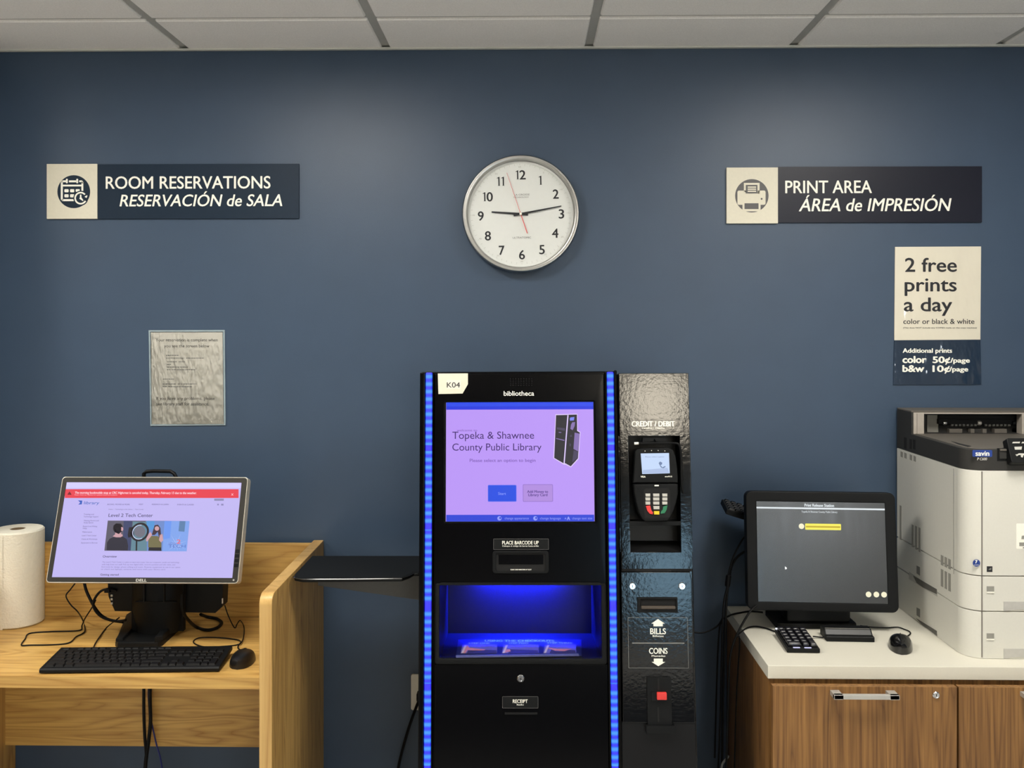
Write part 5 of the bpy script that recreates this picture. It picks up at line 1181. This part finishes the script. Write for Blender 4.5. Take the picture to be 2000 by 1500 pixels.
    for x, m in ((805, M['chrome']), (1325, M['satin']), (1850, M['softblack'])):
        a, c = Fb.p(*b2(x, 355), .016); MB().lathe([(0, -.005), (.006, -.005), (.007, 0), (.006, .005), (0, .005)], 18, Matrix.Translation((a, c, .016)) @ Matrix.Rotation(math.pi/2, 4, 'Y')).build('pinch_roller', m, bay, Fb)
    for x0, x1 in ((880, 1075), (1200, 1260), (1260, 1380), (1380, 1440), (1560, 1745)):
        g = MB(); bx(g, x0, 445, x1, 615, 0, .012 if x0 == 1260 else .020, 0, .001); g.build('paper_guide', M['printergrey'] if x0 == 1260 else M['printerdeck'], bay, Fb)
    g = MB(); bx(g, 545, 235, 712, 540, 0, .003); g.build('side_guide', M['ventgrey'], bay, Fb)
    pw = [at_z(x, y, zd+.0012) for x, y in ((1858, 862), (1886, 869), (1897, 871.5), (1890, 872.8), (1872, 868))]
    MB().prism([(p.x, p.y) for p in pw], zd+.0012, zd+.0018).build('deck_slot', M['hole'], t, smooth=False)
    # badge, model mark, release tab, control panel, stickers
    n = .0
    bg = MB().prism(rrect(*FF.r(1899.3, 879, 1937.7, 892.2), .003), -.001, .0008).build('brand_badge', M['blueink'], t, FF, label='blue brand badge')
    MB().text('savin', *FF.r(1905, 880.6, 1931.5, 890, 0), .0012, .02).build('lettering', M['ivory'], bg, FF, smooth=False)
    MB().text('P C600', *FF.r(1908.3, 893.8, 1927.5, 898.8, 0), .0006, .02, .2).build('lettering', M['keygrey'], t, FF, smooth=False)
    g = MB().box(*FF.r(1947.5, 875.5, 1972, 900.5), -.001, .0005); g.box(*FF.r(1952, 881, 1966, 896, .002), .0005, .003, .001, mi=1); g.box(*FF.r(1952.5, 877, 1965.5, 880.6, .003), .0005, .006, .001, mi=2); g.build('release_tab', [M['black'], M['printergrey'], M['printerdeck']], t, FF)
    c0 = at_y(1971, 904, Yf-.026); FC = lean((c0.x, Yf-.026, c0.z), 24)
    pa = FC.r(1971, 857, 2090, 904); cp = MB().prism(rrect(pa[0], pa[1], pa[2], pa[3]+.002, .006), -.022, 0, .002).build('control_panel', M['black'], t, FC)
    h = lambda x, y: (1860+x/14.286, 860+y/14.286)
    for pts in ([(1665, 85), (1690, 45), (1885, 42), (1875, 82)], [(1925, 85), (1950, 45), (2100, 42), (2100, 84)], [(1725, 185), (1940, 175), (1925, 260), (1745, 262)], [(1755, 395), (1800, 395), (1850, 365), (2060, 370), (2050, 400), (1985, 410), (1960, 480), (1915, 470), (1905, 410), (1850, 410), (1800, 445)]):
        MB().prism(FC.pp([h(*p) for p in pts]), .0, .001).build('panel_key', M['keygrey'], cp, FC, smooth=False)
    a, c = FF.p(1907, 1099.6); bs = MB().prism(circ(a, c, .0092, 28), -.0002, .0005).build('round_sticker', M['blueink'], t, FF, label='round blue sticker')
    MB().text('7', *FF.r(1904.5, 1094, 1908.5, 1100, 0), .0008, .03).text('years', *FF.r(1902.5, 1102, 1911, 1104, 0), .0008, .01).build('lettering', M['ivory'], bs, FF, smooth=False)
    st = MB().box(*FF.r(1927.3, 1106, 1938.2, 1117), -.0002, .0005).build('square_sticker', M['ink'], t, FF, label='small dark square sticker')
    MB().prism(FF.pp([(1930, 1113), (1932, 1110.5), (1936, 1108.5), (1935.5, 1113)]), .0005, .0008).build('mark', M['greyink'], st, FF, smooth=False)
    wl = MB().prism(rrect(*FF.r(1985, 1022.6, 2075, 1072), .002), -.0002, .0005).build('asset_label', M['ivory'], t, FF, label='white label at the edge of the front door')
    g = MB().box(*FF.r(1990.6, 1059.5, 2066, 1066.8), .0005, .0007); g.prism(FF.pp([(1994.5, 1053), (1995.5, 1046.5), (1998, 1046), (2004, 1046), (2004, 1053)]), .0005, .0007); g.prism(FF.pp([(1997.5, 1068.5), (2040, 1068.5), (2040, 1070.8), (1997.5, 1070.8)]), .0005, .0007)
    g.build('label_print', M['ventgrey'], wl, FF, smooth=False)
    # dark slots in the cover's side
    g = MB()
    for x, y0, y1, w in ((200, 568, 735, 34), (283, 595, 740, 30), (335, 600, 745, 34)):
        q = lambda xx, yy: FS_ab(at_x(1740+xx/7.692, 780+yy/7.692, X0)); MB().prism([q(x, y0), q(x+w, y0+8), q(x+w, y1+10), q(x, y1)], -.001, .0006).build('cover_vent', M['hole'], t, FS, smooth=False)
printer()
